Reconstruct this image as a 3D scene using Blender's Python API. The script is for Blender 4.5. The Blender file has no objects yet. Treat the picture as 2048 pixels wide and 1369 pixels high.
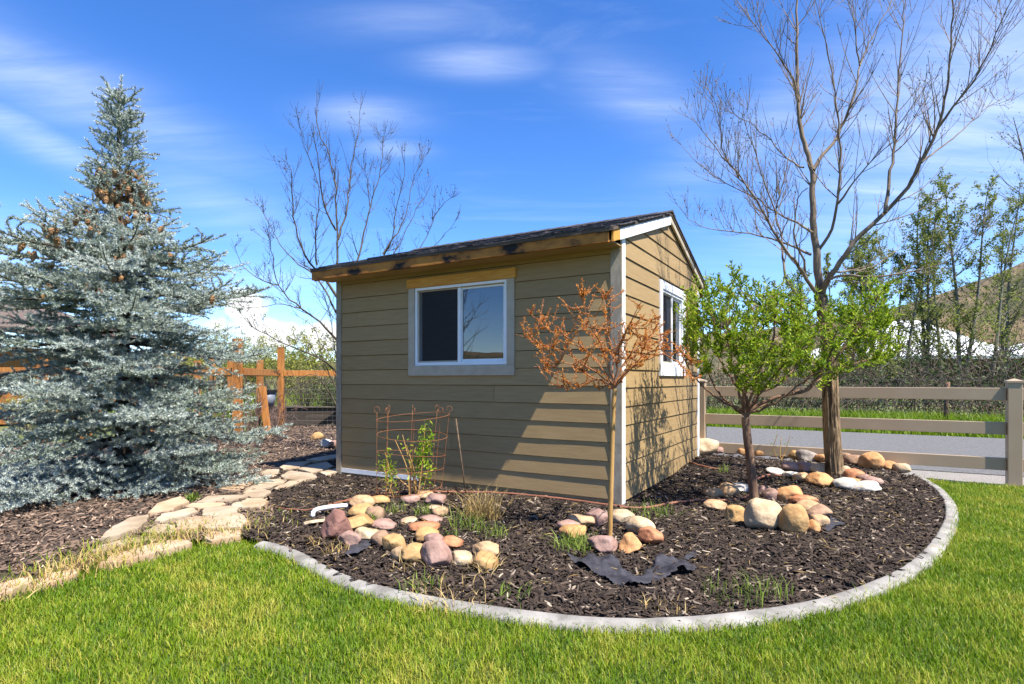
import bpy, math, random
import numpy as np
from mathutils import Vector, noise as mnoise

# ------------------------------------------------------------------ camera, sky, sun, exposure
F, CX, HY, H = 1137.8, 1024.0, 760.0, 1.2       # focal length in photo pixels, principal column, horizon row, eye height
S = bpy.context.scene
COL = S.collection
cam_d = bpy.data.cameras.new('camera'); cam = bpy.data.objects.new('camera', cam_d); COL.objects.link(cam)
cam.location = (0, 0, H); cam.rotation_euler = (math.radians(90), 0, 0)
cam_d.sensor_width = 36; cam_d.lens = 20; cam_d.shift_y = (HY - 684.5) / 2048
cam_d.clip_start = 0.05; cam_d.clip_end = 5000
S.camera = cam

SUN_EL = math.radians(58.3)
DELTA = math.radians(13.0)                        # sun azimuth in front of the front wall's plane
D1 = np.array((-0.8624, 0.5062)); D2 = np.array((0.5062, 0.8624))
sh = -D1 * math.cos(DELTA) - D2 * math.sin(DELTA)  # horizontal direction towards the sun
sdir = Vector((sh[0] * math.cos(SUN_EL), sh[1] * math.cos(SUN_EL), math.sin(SUN_EL)))
sun_d = bpy.data.lights.new('sun', 'SUN'); sun = bpy.data.objects.new('sun', sun_d); COL.objects.link(sun)
sun_d.energy = 4.6; sun_d.angle = math.radians(0.5); sun_d.color = (1.0, 0.955, 0.88)
sun.rotation_euler = (-sdir).to_track_quat('-Z', 'Y').to_euler(); sun.location = (8, -6, 12)

W = bpy.data.worlds.new('World'); S.world = W; W.use_nodes = True
nt = W.node_tree; nt.nodes.clear()
def wn(t, **k):
    n = nt.nodes.new(t)
    for a, b in k.items(): setattr(n, a, b)
    return n
def wl(a, b): nt.links.new(a, b)
def wmath(op, a, b=None, clamp=False):
    n = wn('ShaderNodeMath', operation=op, use_clamp=clamp)
    for i, v in enumerate((a, b)):
        if v is None: continue
        if isinstance(v, (int, float)): n.inputs[i].default_value = v
        else: wl(v, n.inputs[i])
    return n.outputs[0]
out = wn('ShaderNodeOutputWorld'); bg = wn('ShaderNodeBackground'); wl(bg.outputs[0], out.inputs[0])
bg.inputs['Strength'].default_value = 0.12
sky = wn('ShaderNodeTexSky', sky_type='NISHITA', sun_disc=False)
sky.sun_elevation = SUN_EL; sky.sun_rotation = math.atan2(sdir.x, sdir.y)
sky.altitude = 2000; sky.air_density = 1.0; sky.dust_density = 0.3; sky.ozone_density = 3.0
hs = wn('ShaderNodeHueSaturation'); hs.inputs['Saturation'].default_value = 1.27; hs.inputs['Hue'].default_value = 0.51; hs.inputs['Value'].default_value = 1.0
wl(sky.outputs[0], hs.inputs['Color'])
tc = wn('ShaderNodeTexCoord'); DIR = tc.outputs['Generated']
sep = wn('ShaderNodeSeparateXYZ'); wl(DIR, sep.inputs[0])
zc = wmath('ADD', wmath('MAXIMUM', sep.outputs[2], 0.0), 0.12)
comb = wn('ShaderNodeCombineXYZ'); wl(wmath('DIVIDE', sep.outputs[0], zc), comb.inputs[0]); wl(wmath('DIVIDE', sep.outputs[1], zc), comb.inputs[1])
def wnoise(vec, scale, detail, rough, mscale=(1, 1, 1), rot=0, dist=0.0):
    m = wn('ShaderNodeMapping'); m.inputs['Scale'].default_value = mscale; m.inputs['Rotation'].default_value = (0, 0, rot); wl(vec, m.inputs[0])
    n = wn('ShaderNodeTexNoise'); n.inputs['Scale'].default_value = scale; n.inputs['Detail'].default_value = detail
    n.inputs['Roughness'].default_value = rough; n.inputs['Distortion'].default_value = dist; wl(m.outputs[0], n.inputs['Vector'])
    return n.outputs[0]
def ramp(v, a, b, smooth=True):
    n = wn('ShaderNodeMapRange', interpolation_type='SMOOTHSTEP' if smooth else 'LINEAR')
    n.inputs[1].default_value = a; n.inputs[2].default_value = b; wl(v, n.inputs[0]); return n.outputs[0]
cir = wnoise(comb.outputs[0], 1.1, 7, 0.62, (1.0, 2.6, 1), 0.45, 0.6)
fibre = wnoise(comb.outputs[0], 3.2, 6, 0.65, (0.45, 2.4, 1), 0.45, 0.3)
base_c = wmath('MULTIPLY', ramp(cir, 0.5, 0.85), 0.14)
def blob(px, py, hw, hh, tilt, k):
    c = Vector((px - CX, F, HY - py)).normalized()
    a = Vector((0, 0, 1)).cross(c).normalized() * -1; b = c.cross(a).normalized() * -1
    if b.z < 0: b = -b
    t = math.radians(tilt); a2 = a * math.cos(t) + b * math.sin(t); b2 = b * math.cos(t) - a * math.sin(t)
    res = []
    for ax, w in ((a2, hw / F), (b2, hh / F)):
        d = wn('ShaderNodeVectorMath', operation='DOT_PRODUCT'); wl(DIR, d.inputs[0]); d.inputs[1].default_value = ax / w
        s = wmath('SUBTRACT', d.outputs['Value'], ax.dot(c) / w); res.append(wmath('MULTIPLY', s, s))
    d = wn('ShaderNodeVectorMath', operation='DOT_PRODUCT'); wl(DIR, d.inputs[0]); d.inputs[1].default_value = c
    front = wmath('GREATER_THAN', d.outputs['Value'], 0.2)
    e = wmath('POWER', 2.718, wmath('MULTIPLY', wmath('ADD', res[0], res[1]), -1.0))
    return wmath('MULTIPLY', wmath('MULTIPLY', e, k), front)
acc = base_c
fmod = wmath('ADD', 0.22, wmath('MULTIPLY', ramp(fibre, 0.25, 0.85), 0.55))
for bl in ((965, 122, 95, 22, 0, .8), (1275, 185, 130, 45, -25, .42), (735, 232, 85, 26, 4, .55), (790, 300, 60, 18, 0, .35),
           (90, 165, 240, 50, -12, .5), (60, 270, 170, 26, -22, .5), (1960, 230, 260, 190, 25, .75), (1560, 230, 200, 60, 25, .4),
           (1900, 380, 260, 60, 8, .6), (820, 45, 150, 28, 5, .25), (430, 405, 140, 50, -15, .3), (60, 520, 170, 60, 0, .4), (560, 560, 160, 30, 0, .3)):
    acc = wmath('MAXIMUM', acc, wmath('MULTIPLY', blob(*bl), fmod))
puff = wnoise(DIR, 13.0, 8, 0.62)
cum = None
for bl in ((490, 622, 34, 36, 0, 1.2), (545, 668, 60, 30, 0, 1.2), (640, 672, 60, 26, 0, 1.1), (440, 655, 40, 24, 0, 1.0)):
    b = blob(*bl); cum = b if cum is None else wmath('MAXIMUM', cum, b)
cumf = ramp(wmath('ADD', cum, wmath('MULTIPLY', wmath('SUBTRACT', puff, 0.5), 2.4)), 0.30, 0.85)
cumf = wmath('MULTIPLY', cumf, ramp(cum, 0.05, 0.3))
mx = wn('ShaderNodeMix', data_type='RGBA'); wl(wmath('MINIMUM', acc, 0.85), mx.inputs['Factor']); wl(hs.outputs[0], mx.inputs['A']); mx.inputs['B'].default_value = (4.6, 5.0, 5.7, 1)
mx2 = wn('ShaderNodeMix', data_type='RGBA'); wl(cumf, mx2.inputs['Factor']); wl(mx.outputs['Result'], mx2.inputs['A']); mx2.inputs['B'].default_value = (4.6, 4.65, 4.75, 1)
wl(mx2.outputs['Result'], bg.inputs['Color'])

S.view_settings.view_transform = 'Standard'; S.view_settings.look = 'None'
S.view_settings.exposure = 1.32; S.view_settings.gamma = 1.0; S.view_settings.use_curve_mapping = False
S.render.engine = 'CYCLES'; S.cycles.use_denoising = True; S.cycles.max_bounces = 6; S.cycles.transparent_max_bounces = 16
S.cycles.caustics_reflective = False; S.cycles.caustics_refractive = False

# ------------------------------------------------------------------ helpers
RNG = np.random.default_rng(7); random.seed(7)
def at(px, py, Y): return ((px - CX) / F * Y, Y, H - (py - HY) / F * Y)
def gnd(px, py, z=0.05): return at(px, py, (H - z) * F / (py - HY))

def tag(o, label=None, cat=None, group=None, kind=None):
    if label: o['label'] = label
    if cat: o['category'] = cat
    if group: o['group'] = group
    if kind: o['kind'] = kind
    return o
def empty(name, loc=(0, 0, 0), rz=0.0):
    o = bpy.data.objects.new(name, None); COL.objects.link(o); o.location = loc; o.rotation_euler = (0, 0, rz); o.empty_display_size = .2
    return o
def link(name, me, parent=None, loc=None, rot=None):
    o = bpy.data.objects.new(name, me); COL.objects.link(o)
    if parent is not None: o.parent = parent
    if loc is not None: o.location = loc
    if rot is not None: o.rotation_euler = rot
    return o
def mesh_np(name, V, Fc, m=None, var=None, smooth=False):
    """V (n,3), Fc (m,k) uniform polygons, var: one value per vertex (colour variation)"""
    V = np.asarray(V, np.float32).reshape(-1, 3); Fc = np.asarray(Fc, np.int32); n, k = Fc.shape
    me = bpy.data.meshes.new(name)
    me.vertices.add(len(V)); me.vertices.foreach_set('co', V.ravel())
    me.loops.add(n * k); me.loops.foreach_set('vertex_index', Fc.ravel())
    me.polygons.add(n); me.polygons.foreach_set('loop_start', np.arange(0, n * k, k, dtype=np.int32))
    if var is not None:
        a = me.attributes.new('var', 'FLOAT', 'POINT'); a.data.foreach_set('value', np.asarray(var, np.float32))
    me.update(calc_edges=True)
    if smooth: me.polygons.foreach_set('use_smooth', np.ones(n, bool))
    if m: me.materials.append(m)
    return me
class MB:
    """collects boxes, prisms and tubes of ONE part"""
    def __init__(s): s.v = []; s.f = []
    def add(s, V, Fc):
        b = len(s.v); s.v += [tuple(p) for p in V]; s.f += [tuple(i + b for i in f) for f in Fc]; return s
    def box(s, x0, x1, y0, y1, z0, z1):
        return s.add([(x0, y0, z0), (x1, y0, z0), (x1, y1, z0), (x0, y1, z0), (x0, y0, z1), (x1, y0, z1), (x1, y1, z1), (x0, y1, z1)],
                     [(0, 3, 2, 1), (4, 5, 6, 7), (0, 1, 5, 4), (1, 2, 6, 5), (2, 3, 7, 6), (3, 0, 4, 7)])
    def bar(s, a, b, w, h, up=(0, 0, 1)):
        a, b = Vector(a), Vector(b); d = (b - a).normalized(); sd = d.cross(Vector(up)).normalized(); u = sd.cross(d)
        P = []
        for c in (a, b):
            P += [c - sd * w / 2 - u * h / 2, c + sd * w / 2 - u * h / 2, c + sd * w / 2 + u * h / 2, c - sd * w / 2 + u * h / 2]
        return s.add(P, [(3, 2, 1, 0), (4, 5, 6, 7), (0, 1, 5, 4), (1, 2, 6, 5), (2, 3, 7, 6), (3, 0, 4, 7)])
    def tube(s, pts, rad, n=8, cap=True):
        pts = [Vector(p) for p in pts]; m = len(pts)
        if not hasattr(rad, '__len__'): rad = [rad] * m
        ref = None; b = len(s.v)
        for i, p in enumerate(pts):
            t = (pts[min(i + 1, m - 1)] - pts[max(i - 1, 0)]).normalized()
            if ref is None: ref = t.orthogonal().normalized()
            ref = (ref - t * ref.dot(t)).normalized(); bi = t.cross(ref)
            for k in range(n):
                a = 2 * math.pi * k / n; s.v.append(tuple(p + (ref * math.cos(a) + bi * math.sin(a)) * rad[i]))
        for i in range(m - 1):
            for k in range(n):
                s.f.append((b + i * n + k, b + i * n + (k + 1) % n, b + (i + 1) * n + (k + 1) % n, b + (i + 1) * n + k))
        if cap:
            s.f.append(tuple(b + k for k in reversed(range(n)))); s.f.append(tuple(b + (m - 1) * n + k for k in range(n)))
        return s
    def mesh(s, name, m, smooth=False, bevel=0):
        me = bpy.data.meshes.new(name); me.from_pydata(s.v, [], s.f); me.update()
        if smooth: me.polygons.foreach_set('use_smooth', np.ones(len(me.polygons), bool))
        me.materials.append(m); return me
    def build(s, name, m, parent=None, smooth=False, bevel=0, loc=None, rot=None):
        o = link(name, s.mesh(name, m, smooth), parent, loc, rot)
        if bevel:
            md = o.modifiers.new('bevel', 'BEVEL'); md.width = bevel; md.segments = 2; md.limit_method = 'ANGLE'
        return o
def box(name, m, parent, x0, x1, y0, y1, z0, z1, bevel=0.002): return MB().box(x0, x1, y0, y1, z0, z1).build(name, m, parent, bevel=bevel)

class Tubes:
    """bulk limbs, numpy, n-sided tubes, all quads"""
    def __init__(s): s.V = []; s.F = []; s.n = 0
    def add(s, P, R, sides=5):
        P = np.asarray(P, float); m = len(P); R = np.broadcast_to(np.asarray(R, float), (m,))
        T = np.gradient(P, axis=0); T /= np.linalg.norm(T, axis=1)[:, None] + 1e-9
        a = np.array((0.31, 0.9, 0.17)) if abs(T[0, 2]) > .7 else np.array((.13, .2, 1.0))
        U = a - T * (T @ a)[:, None]; U /= np.linalg.norm(U, axis=1)[:, None] + 1e-9
        B = np.cross(T, U)
        an = np.arange(sides) * 2 * math.pi / sides
        ring = (U[:, None] * np.cos(an)[None, :, None] + B[:, None] * np.sin(an)[None, :, None]) * R[:, None, None] + P[:, None]
        s.V.append(ring.reshape(-1, 3))
        i = np.arange(m - 1)[:, None] * sides; k = np.arange(sides)[None]; k2 = (k + 1) % sides
        s.F.append((np.stack([i + k, i + k2, i + sides + k2, i + sides + k], -1).reshape(-1, 4)) + s.n)
        s.n += m * sides
    def mesh(s, name, m, smooth=True): return mesh_np(name, np.concatenate(s.V), np.concatenate(s.F), m, smooth=smooth)
def spline(P, step):
    P = np.asarray(P, float)
    if len(P) == 2:
        n = max(2, int(np.linalg.norm(P[1] - P[0]) / step) + 1); return P[0] + (P[1] - P[0]) * np.linspace(0, 1, n)[:, None]
    Q = np.vstack([2 * P[0] - P[1], P, 2 * P[-1] - P[-2]]); out = []
    for i in range(1, len(Q) - 2):
        n = max(2, int(np.linalg.norm(Q[i + 1] - Q[i]) / step)); t = np.linspace(0, 1, n, endpoint=False)[:, None]
        out.append(0.5 * (2 * Q[i] + (Q[i + 1] - Q[i - 1]) * t + (2 * Q[i - 1] - 5 * Q[i] + 4 * Q[i + 1] - Q[i + 2]) * t ** 2 + (3 * Q[i] - Q[i - 1] - 3 * Q[i + 1] + Q[i + 2]) * t ** 3))
    out.append(P[-1:]); return np.concatenate(out)
def unit(v): v = np.asarray(v, float); return v / (np.linalg.norm(v, axis=-1, keepdims=True) + 1e-9)
def leaves(P, Dn, L, Wd, rng, fold=0.12):
    """kite leaves: P base points, Dn directions, L lengths, Wd widths -> V, F (quads)"""
    n = len(P); Dn = unit(Dn); r = unit(rng.normal(size=(n, 3))); sd = unit(np.cross(Dn, r)); nr = np.cross(sd, Dn)
    L = np.broadcast_to(L, (n,))[:, None]; Wd = np.broadcast_to(Wd, (n,))[:, None]
    mid = P + Dn * L * .45
    V = np.stack([P, mid + sd * Wd / 2 + nr * L * fold, P + Dn * L + nr * L * fold * .3, mid - sd * Wd / 2 + nr * L * fold], 1).reshape(-1, 3)
    return V, np.arange(n * 4).reshape(-1, 4)
def inpoly(X, Y, poly):
    poly = np.asarray(poly); r = np.zeros(len(X), bool); j = len(poly) - 1
    for i in range(len(poly)):
        xi, yi = poly[i][:2]; xj, yj = poly[j][:2]
        c = ((yi > Y) != (yj > Y)) & (X < (xj - xi) * (Y - yi) / (yj - yi + 1e-12) + xi); r ^= c; j = i
    return r

# ------------------------------------------------------------------ materials
def mat(name, c1, c2=None, scale=6.0, rough=0.8, bump=0.0, bscale=None, stretch=(1, 1, 1), detail=6, c3=None, spec=0.3, attr=False, orand=0.0, trans=0.0, ramp_pos=(0.35, 0.65), bdist=0.01, metal=0.0):
    m = bpy.data.materials.new(name); m.use_nodes = True; t = m.node_tree; N = t.nodes; Lk = t.links
    b = N['Principled BSDF']; b.inputs['Roughness'].default_value = rough; b.inputs['Specular IOR Level'].default_value = spec; b.inputs['Metallic'].default_value = metal
    c2 = c2 or c1
    tcn = N.new('ShaderNodeTexCoord'); mp = N.new('ShaderNodeMapping'); mp.inputs['Scale'].default_value = stretch; Lk.new(tcn.outputs['Object'], mp.inputs[0])
    nz = N.new('ShaderNodeTexNoise'); nz.inputs['Scale'].default_value = scale; nz.inputs['Detail'].default_value = detail; nz.inputs['Roughness'].default_value = .6; Lk.new(mp.outputs[0], nz.inputs['Vector'])
    rp = N.new('ShaderNodeValToRGB'); e = rp.color_ramp.elements
    e[0].position = ramp_pos[0]; e[0].color = (*c1, 1); e[1].position = ramp_pos[1]; e[1].color = (*c2, 1)
    if c3: x = e.new((ramp_pos[0] + ramp_pos[1]) / 2); x.color = (*c3, 1)
    if attr:
        at_ = N.new('ShaderNodeAttribute'); at_.attribute_name = 'var'; Lk.new(at_.outputs['Fac'], rp.inputs[0])
    else: Lk.new(nz.outputs[0], rp.inputs[0])
    colo = rp.outputs[0]
    if orand:                                            # piece to piece difference
        oi = N.new('ShaderNodeObjectInfo'); mr = N.new('ShaderNodeMapRange'); mr.inputs[3].default_value = 1 - orand; mr.inputs[4].default_value = 1 + orand; Lk.new(oi.outputs['Random'], mr.inputs[0])
        hv = N.new('ShaderNodeHueSaturation'); Lk.new(mr.outputs[0], hv.inputs['Value']); Lk.new(rp.outputs[0], hv.inputs['Color']); colo = hv.outputs[0]
    Lk.new(colo, b.inputs['Base Color'])
    if bump:
        n2 = N.new('ShaderNodeTexNoise'); n2.inputs['Scale'].default_value = bscale or scale * 4; n2.inputs['Detail'].default_value = 5; Lk.new(mp.outputs[0], n2.inputs['Vector'])
        bp = N.new('ShaderNodeBump'); bp.inputs['Strength'].default_value = bump; bp.inputs['Distance'].default_value = bdist; Lk.new(n2.outputs[0], bp.inputs['Height']); Lk.new(bp.outputs[0], b.inputs['Normal'])
    if trans:
        o = N['Material Output']; tr = N.new('ShaderNodeBsdfTranslucent'); Lk.new(rp.outputs[0], tr.inputs[0]); mx = N.new('ShaderNodeMixShader'); mx.inputs[0].default_value = trans
        Lk.new(b.outputs[0], mx.inputs[1]); Lk.new(tr.outputs[0], mx.inputs[2]); Lk.new(mx.outputs[0], o.inputs[0])
    m['ramp'] = rp.name; return m
M = {}
M['siding'] = mat('siding_paint', (.300, .197, .086), (.345, .236, .108), 3, .62, .5, 22, (1.2, 1.2, 14), c3=(.322, .216, .097), bdist=.002, orand=.07)
M['trim'] = mat('grey_cream_trim', (.40, .335, .24), (.47, .40, .30), 9, .6, .5, 90, bdist=.003)
M['corner'] = mat('corner_trim', (.25, .205, .145), (.36, .31, .235), 14, .7, .6, 70, (1, 1, .5), bdist=.003)
M['white'] = mat('white_paint', (.72, .72, .70), (.80, .80, .79), 8, .45, .1, 60)
M['vinyl'] = mat('white_vinyl', (.76, .77, .77), (.80, .81, .81), 4, .3, spec=.5)
M['fascia'] = mat('weathered_fascia', (.014, .011, .008), (.44, .18, .032), 2.0, .75, .5, 30, (1.4, 6, 2.5), c3=(.33, .13, .026), ramp_pos=(.40, .60), bdist=.004)
M['header'] = mat('header_wood', (.52, .22, .035), (.64, .33, .070), 5, .7, .4, 40, (1, 8, 10), bdist=.003)
M['shingle'] = mat('asphalt_shingle', (.028, .026, .030), (.085, .078, .082), 40, .95, .8, 300, bdist=.004, orand=.3)
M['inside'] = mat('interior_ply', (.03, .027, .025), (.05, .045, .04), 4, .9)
M['shelf'] = mat('interior_shelf', (.30, .31, .33), (.36, .37, .38), 5, .8)
M['concrete'] = mat('curb_concrete', (.15, .138, .12), (.31, .288, .255), 5, .9, .5, 60, c3=(.24, .222, .197), bdist=.006)
M['fence'] = mat('tan_vinyl_fence', (.36, .26, .165), (.39, .29, .19), 2, .45, spec=.4)
M['asphalt'] = mat('road_asphalt', (.095, .092, .090), (.165, .158, .152), 30, .95, .7, 260, detail=12)
M['gravel'] = mat('shoulder_gravel', (.14, .125, .11), (.34, .31, .27), 90, .95, 1.0, 120, detail=3)
M['soil'] = mat('mulch_bed_soil', (.030, .022, .017), (.085, .062, .046), 45, .95, 1.0, 90, detail=6)
M['lawn'] = mat('lawn_soil', (.045, .075, .012), (.09, .12, .025), 20, .95, .8, 80)
M['field'] = mat('field_ground', (.075, .095, .025), (.17, .145, .07), .35, .95, .8, 6, c3=(.11, .13, .035))
M['flag'] = mat('flagstone', (.26, .185, .11), (.42, .335, .24), 3.5, .85, .6, 28, c3=(.36, .275, .185), bdist=.006, orand=.15)
M['flag2'] = mat('flagstone_peach', (.33, .21, .12), (.44, .32, .21), 4, .85, .6, 28, bdist=.006, orand=.15)
M['bark'] = mat('rough_bark', (.045, .028, .016), (.36, .245, .135), 14, .95, 1.0, 26, (1, 1, .22), bdist=.03)
M['bark_grey'] = mat('smooth_grey_bark', (.125, .090, .060), (.25, .19, .132), 9, .85, .4, 30, (1, 1, .5))
M['bark_back'] = mat('pale_back_bark', (.055, .043, .030), (.13, .107, .078), 9, .85)
M['bark_brown'] = mat('brown_bark', (.10, .055, .035), (.22, .13, .075), 14, .85, .5, 40, (1, 1, .4))
M['bark_tan'] = mat('tan_sapling_bark', (.34, .185, .055), (.48, .28, .09), 14, .75, .3, 40, (1, 1, .3))
M['twig_red'] = mat('reddish_twig', (.24, .085, .035), (.34, .15, .06), 20, .8)
M['bark_dark'] = mat('spruce_bark', (.05, .035, .025), (.11, .08, .06), 20, .95, .8, 40)
M['bark_aspen'] = mat('aspen_bark', (.10, .092, .07), (.22, .205, .165), 8, .8)
M['brush'] = mat('bare_brush_stems', (.055, .042, .03), (.15, .115, .085), 3, .9)
def lm(name, a, b, c=None, trans=.35, rough=.55, pos=(0, 1)): return mat(name, a, b, c3=c, attr=True, trans=trans, rough=rough, ramp_pos=pos, spec=.25)
M['needle'] = lm('blue_spruce_needles', (.15, .19, .115), (.62, .66, .60), (.40, .455, .39), .12, .5)
M['grass'] = lm('lawn_grass', (.10, .19, .006), (.46, .41, .07), (.215, .305, .012), .4, .5)
M['weed'] = lm('weed_grass', (.085, .15, .015), (.25, .32, .05), None, .35)
M['straw'] = lm('dry_straw', (.36, .23, .07), (.56, .41, .17), None, .25)
M['leaf_green'] = lm('fresh_green_leaves', (.10, .20, .008), (.42, .47, .035), (.23, .34, .018), .42)
M['leaf_orange'] = lm('orange_buds', (.46, .12, .02), (.66, .36, .08), (.58, .21, .035), .35)
M['bud'] = lm('dark_buds', (.05, .035, .02), (.15, .15, .04), None, .2)
M['leaf_aspen'] = lm('young_aspen_leaves', (.10, .14, .018), (.33, .36, .07), None, .4)
M['leaf_bush'] = lm('yellow_green_bush', (.12, .14, .03), (.42, .40, .08), (.26, .27, .05), .35)
M['leaf_dark'] = lm('dark_green_bush', (.03, .05, .014), (.10, .14, .035), None, .3)
M['chip'] = mat('mulch_chips', (.020, .014, .011), (.36, .29, .215), c3=(.08, .055, .039), attr=True, rough=.85, ramp_pos=(.05, 1.0), spec=.2)
M['chip_pale'] = mat('faded_mulch_chips', (.06, .04, .03), (.48, .36, .26), c3=(.21, .14, .095), attr=True, rough=.9, ramp_pos=(.05, 1.0), spec=.2)
M['cone'] = mat('spruce_cone', (.19, .095, .04), (.34, .19, .085), 60, .8, 1.0, 120, detail=3)
M['rust'] = mat('rusty_wire', (.19, .065, .025), (.32, .13, .05), 30, .8)
M['rebar'] = mat('rebar', (.05, .045, .035), (.17, .10, .05), 25, .8)
M['hose'] = mat('brown_drip_hose', (.17, .065, .035), (.25, .105, .06), 8, .55)
M['pvc'] = mat('white_pvc', (.72, .72, .70), (.78, .78, .77), 10, .4)
M['fabric'] = mat('black_weed_fabric', (.022, .021, .026), (.055, .052, .062), 16, .7, .5, 260)
M['cedar'] = mat('orange_cedar', (.30, .105, .022), (.46, .20, .05), 4, .75, .5, 24, (5, 5, .6))
M['dark_wood'] = mat('dark_timber', (.045, .033, .025), (.10, .075, .058), 5, .9, .5, 20, (.5, 5, 5))
M['wire'] = mat('galvanised_wire', (.10, .09, .08), (.16, .15, .14), 9, .6)
M['black'] = mat('black_plastic', (.012, .012, .013), (.02, .02, .02), 9, .45)
M['pot'] = mat('grey_plastic_pot', (.16, .17, .20), (.20, .21, .24), 9, .5)
M['roof_white'] = mat('white_metal_roof', (.66, .66, .66), (.74, .74, .74), .6, .5)
M['roof_brown'] = mat('brown_roof', (.10, .07, .055), (.15, .11, .085), 3, .9)
M['wall_brown'] = mat('brown_wall', (.07, .05, .035), (.11, .08, .055), 2, .9)
M['hill'] = mat('hillside_scrub', (.065, .062, .028), (.21, .135, .075), .045, .95, 1.0, .22, c3=(.125, .095, .05), detail=12, ramp_pos=(.38, .64), bdist=3.0)
ROCKC = {'tan': ((.24, .135, .062), (.45, .30, .165)), 'gold': ((.26, .135, .045), (.45, .275, .115)), 'cream': ((.28, .185, .10), (.50, .375, .235)),
         'white': ((.36, .31, .25), (.54, .49, .42)), 'mauve': ((.155, .085, .065), (.33, .205, .16)), 'maroon': ((.15, .065, .048), (.29, .145, .11)),
         'orange': ((.29, .125, .042), (.50, .27, .115)), 'red': ((.24, .08, .036), (.47, .21, .10)), 'brown': ((.155, .085, .05), (.34, .21, .13)), 'grey': ((.14, .115, .10), (.33, .28, .235))}
for k, (a, b) in ROCKC.items(): M['rock_' + k] = mat('rock_' + k, a, b, 6.5, .82, 1.0, 22, detail=10, bdist=.012, ramp_pos=(.3, .6), orand=.1)
# glass: mostly mirror of sky over a dark room
g = bpy.data.materials.new('window_glass'); g.use_nodes = True; t = g.node_tree; t.nodes.remove(t.nodes['Principled BSDF'])
gl = t.nodes.new('ShaderNodeBsdfGlossy'); gl.inputs['Roughness'].default_value = .0; gl.inputs[0].default_value = (.95, .97, 1, 1)
tr = t.nodes.new('ShaderNodeBsdfTransparent'); tr.inputs[0].default_value = (.72, .76, .78, 1)
fr = t.nodes.new('ShaderNodeFresnel'); fr.inputs[0].default_value = 2.25; mxs = t.nodes.new('ShaderNodeMixShader')
t.links.new(fr.outputs[0], mxs.inputs[0]); t.links.new(tr.outputs[0], mxs.inputs[1]); t.links.new(gl.outputs[0], mxs.inputs[2]); t.links.new(mxs.outputs[0], t.nodes['Material Output'].inputs[0])
M['glass'] = g
g = bpy.data.materials.new('insect_screen'); g.use_nodes = True; t = g.node_tree; b = t.nodes['Principled BSDF']; b.inputs['Base Color'].default_value = (.03, .03, .035, 1); b.inputs['Alpha'].default_value = .3
M['screen'] = g

# ------------------------------------------------------------------ ground, lawn, beds, road, hills
def sheet(name, poly, z, m, label, cat=None):
    me = bpy.data.meshes.new(name); me.from_pydata([(p[0], p[1], z) for p in poly], [], [list(range(len(poly)))]); me.update(); me.materials.append(m)
    o = link(name, me); tag(o, label, cat, kind='structure'); return o
R_ = 3000
g_o = sheet('ground', [(-R_, -R_), (R_, -R_), (R_, R_), (-R_, R_)], -0.06, M['field'], 'rough green and brown field ground behind the fences')

curb_px = [(519, 1082), (560, 1092), (600, 1108), (640, 1130), (690, 1153), (760, 1174), (830, 1189), (900, 1201), (980, 1213), (1050, 1223), (1130, 1232), (1200, 1237), (1290, 1238), (1380, 1235),
           (1470, 1227), (1550, 1217), (1630, 1203), (1700, 1184), (1760, 1163), (1815, 1136), (1860, 1101), (1890, 1062), (1903, 1027), (1897, 998), (1874, 972), (1842, 952)]
curb_c = spline([gnd(x, y, .05) for x, y in curb_px], .06); curb_c[:, 2] = 0
left_edge_px = [(-40, 1203), (0, 1192), (60, 1172), (120, 1152), (160, 1138), (200, 1125), (250, 1108), (320, 1092), (390, 1082), (430, 1078), (490, 1074)]
left_edge = np.array([gnd(x, y, .04) for x, y in left_edge_px])
lawn_back = [(4.55, 6.98), (5.75, 6.28), (9.0, 4.4), (12, 2.5)]
lawn_poly = [(-12, 1.2), (-6, 2.6)] + [tuple(p[:2]) for p in left_edge] + [tuple(p[:2]) for p in curb_c] + lawn_back + [(12, -9), (-12, -9)]
sheet('lawn', lawn_poly, 0.0, M['lawn'], 'sunny mown lawn in the foreground')

# mulch: one gently uneven sheet under both beds
mulch_poly = [tuple(p[:2]) for p in left_edge] + [tuple(p[:2]) for p in curb_c] + [(4.6, 6.98), (2.75, 8.06), (2.5, 8.2), (-.5, 9.9), (-2.0, 14.2), (-5.6, 14.2), (-6.2, 10.6), (-14, 10.6), (-14, 2.0)]
gx = np.linspace(-10, 5.4, 220); gy = np.linspace(2.5, 14.6, 176); GX, GY = np.meshgrid(gx, gy)
def sstep(v, a, b): t = np.clip((v - a) / (b - a), 0, 1); return t * t * (3 - 2 * t)
cd_ = np.min([np.hypot(GX - p[0], GY - p[1]) for p in curb_c[::3]], axis=0)
HG = .035 + .016 * np.sin(1.7 * GX + .6) * np.sin(1.3 * GY) + .010 * np.array([mnoise.noise((x * 2.1, y * 2.1, 3.0)) for x, y in zip(GX.ravel(), GY.ravel())]).reshape(GX.shape)
HG += .095 * np.clip((GX * D2[0] + GY * D2[1] - 5.5) / 2.7, 0, 1) * sstep(GX, .3, 1.6) * sstep(cd_, .0, .7)      # the side bed rises towards the ranch fence
HG -= .02 * (1 - sstep(cd_, .03, .30))
def mulch_zv(x, y):
    u = np.clip((np.asarray(x) - gx[0]) / (gx[1] - gx[0]), 0, len(gx) - 1.001); v = np.clip((np.asarray(y) - gy[0]) / (gy[1] - gy[0]), 0, len(gy) - 1.001); i = u.astype(int); j = v.astype(int); u = u - i; v = v - j
    return HG[j, i] * (1 - u) * (1 - v) + HG[j, i + 1] * u * (1 - v) + HG[j + 1, i] * (1 - u) * v + HG[j + 1, i + 1] * u * v
def mulch_z(x, y): return float(mulch_zv(x, y))
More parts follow.
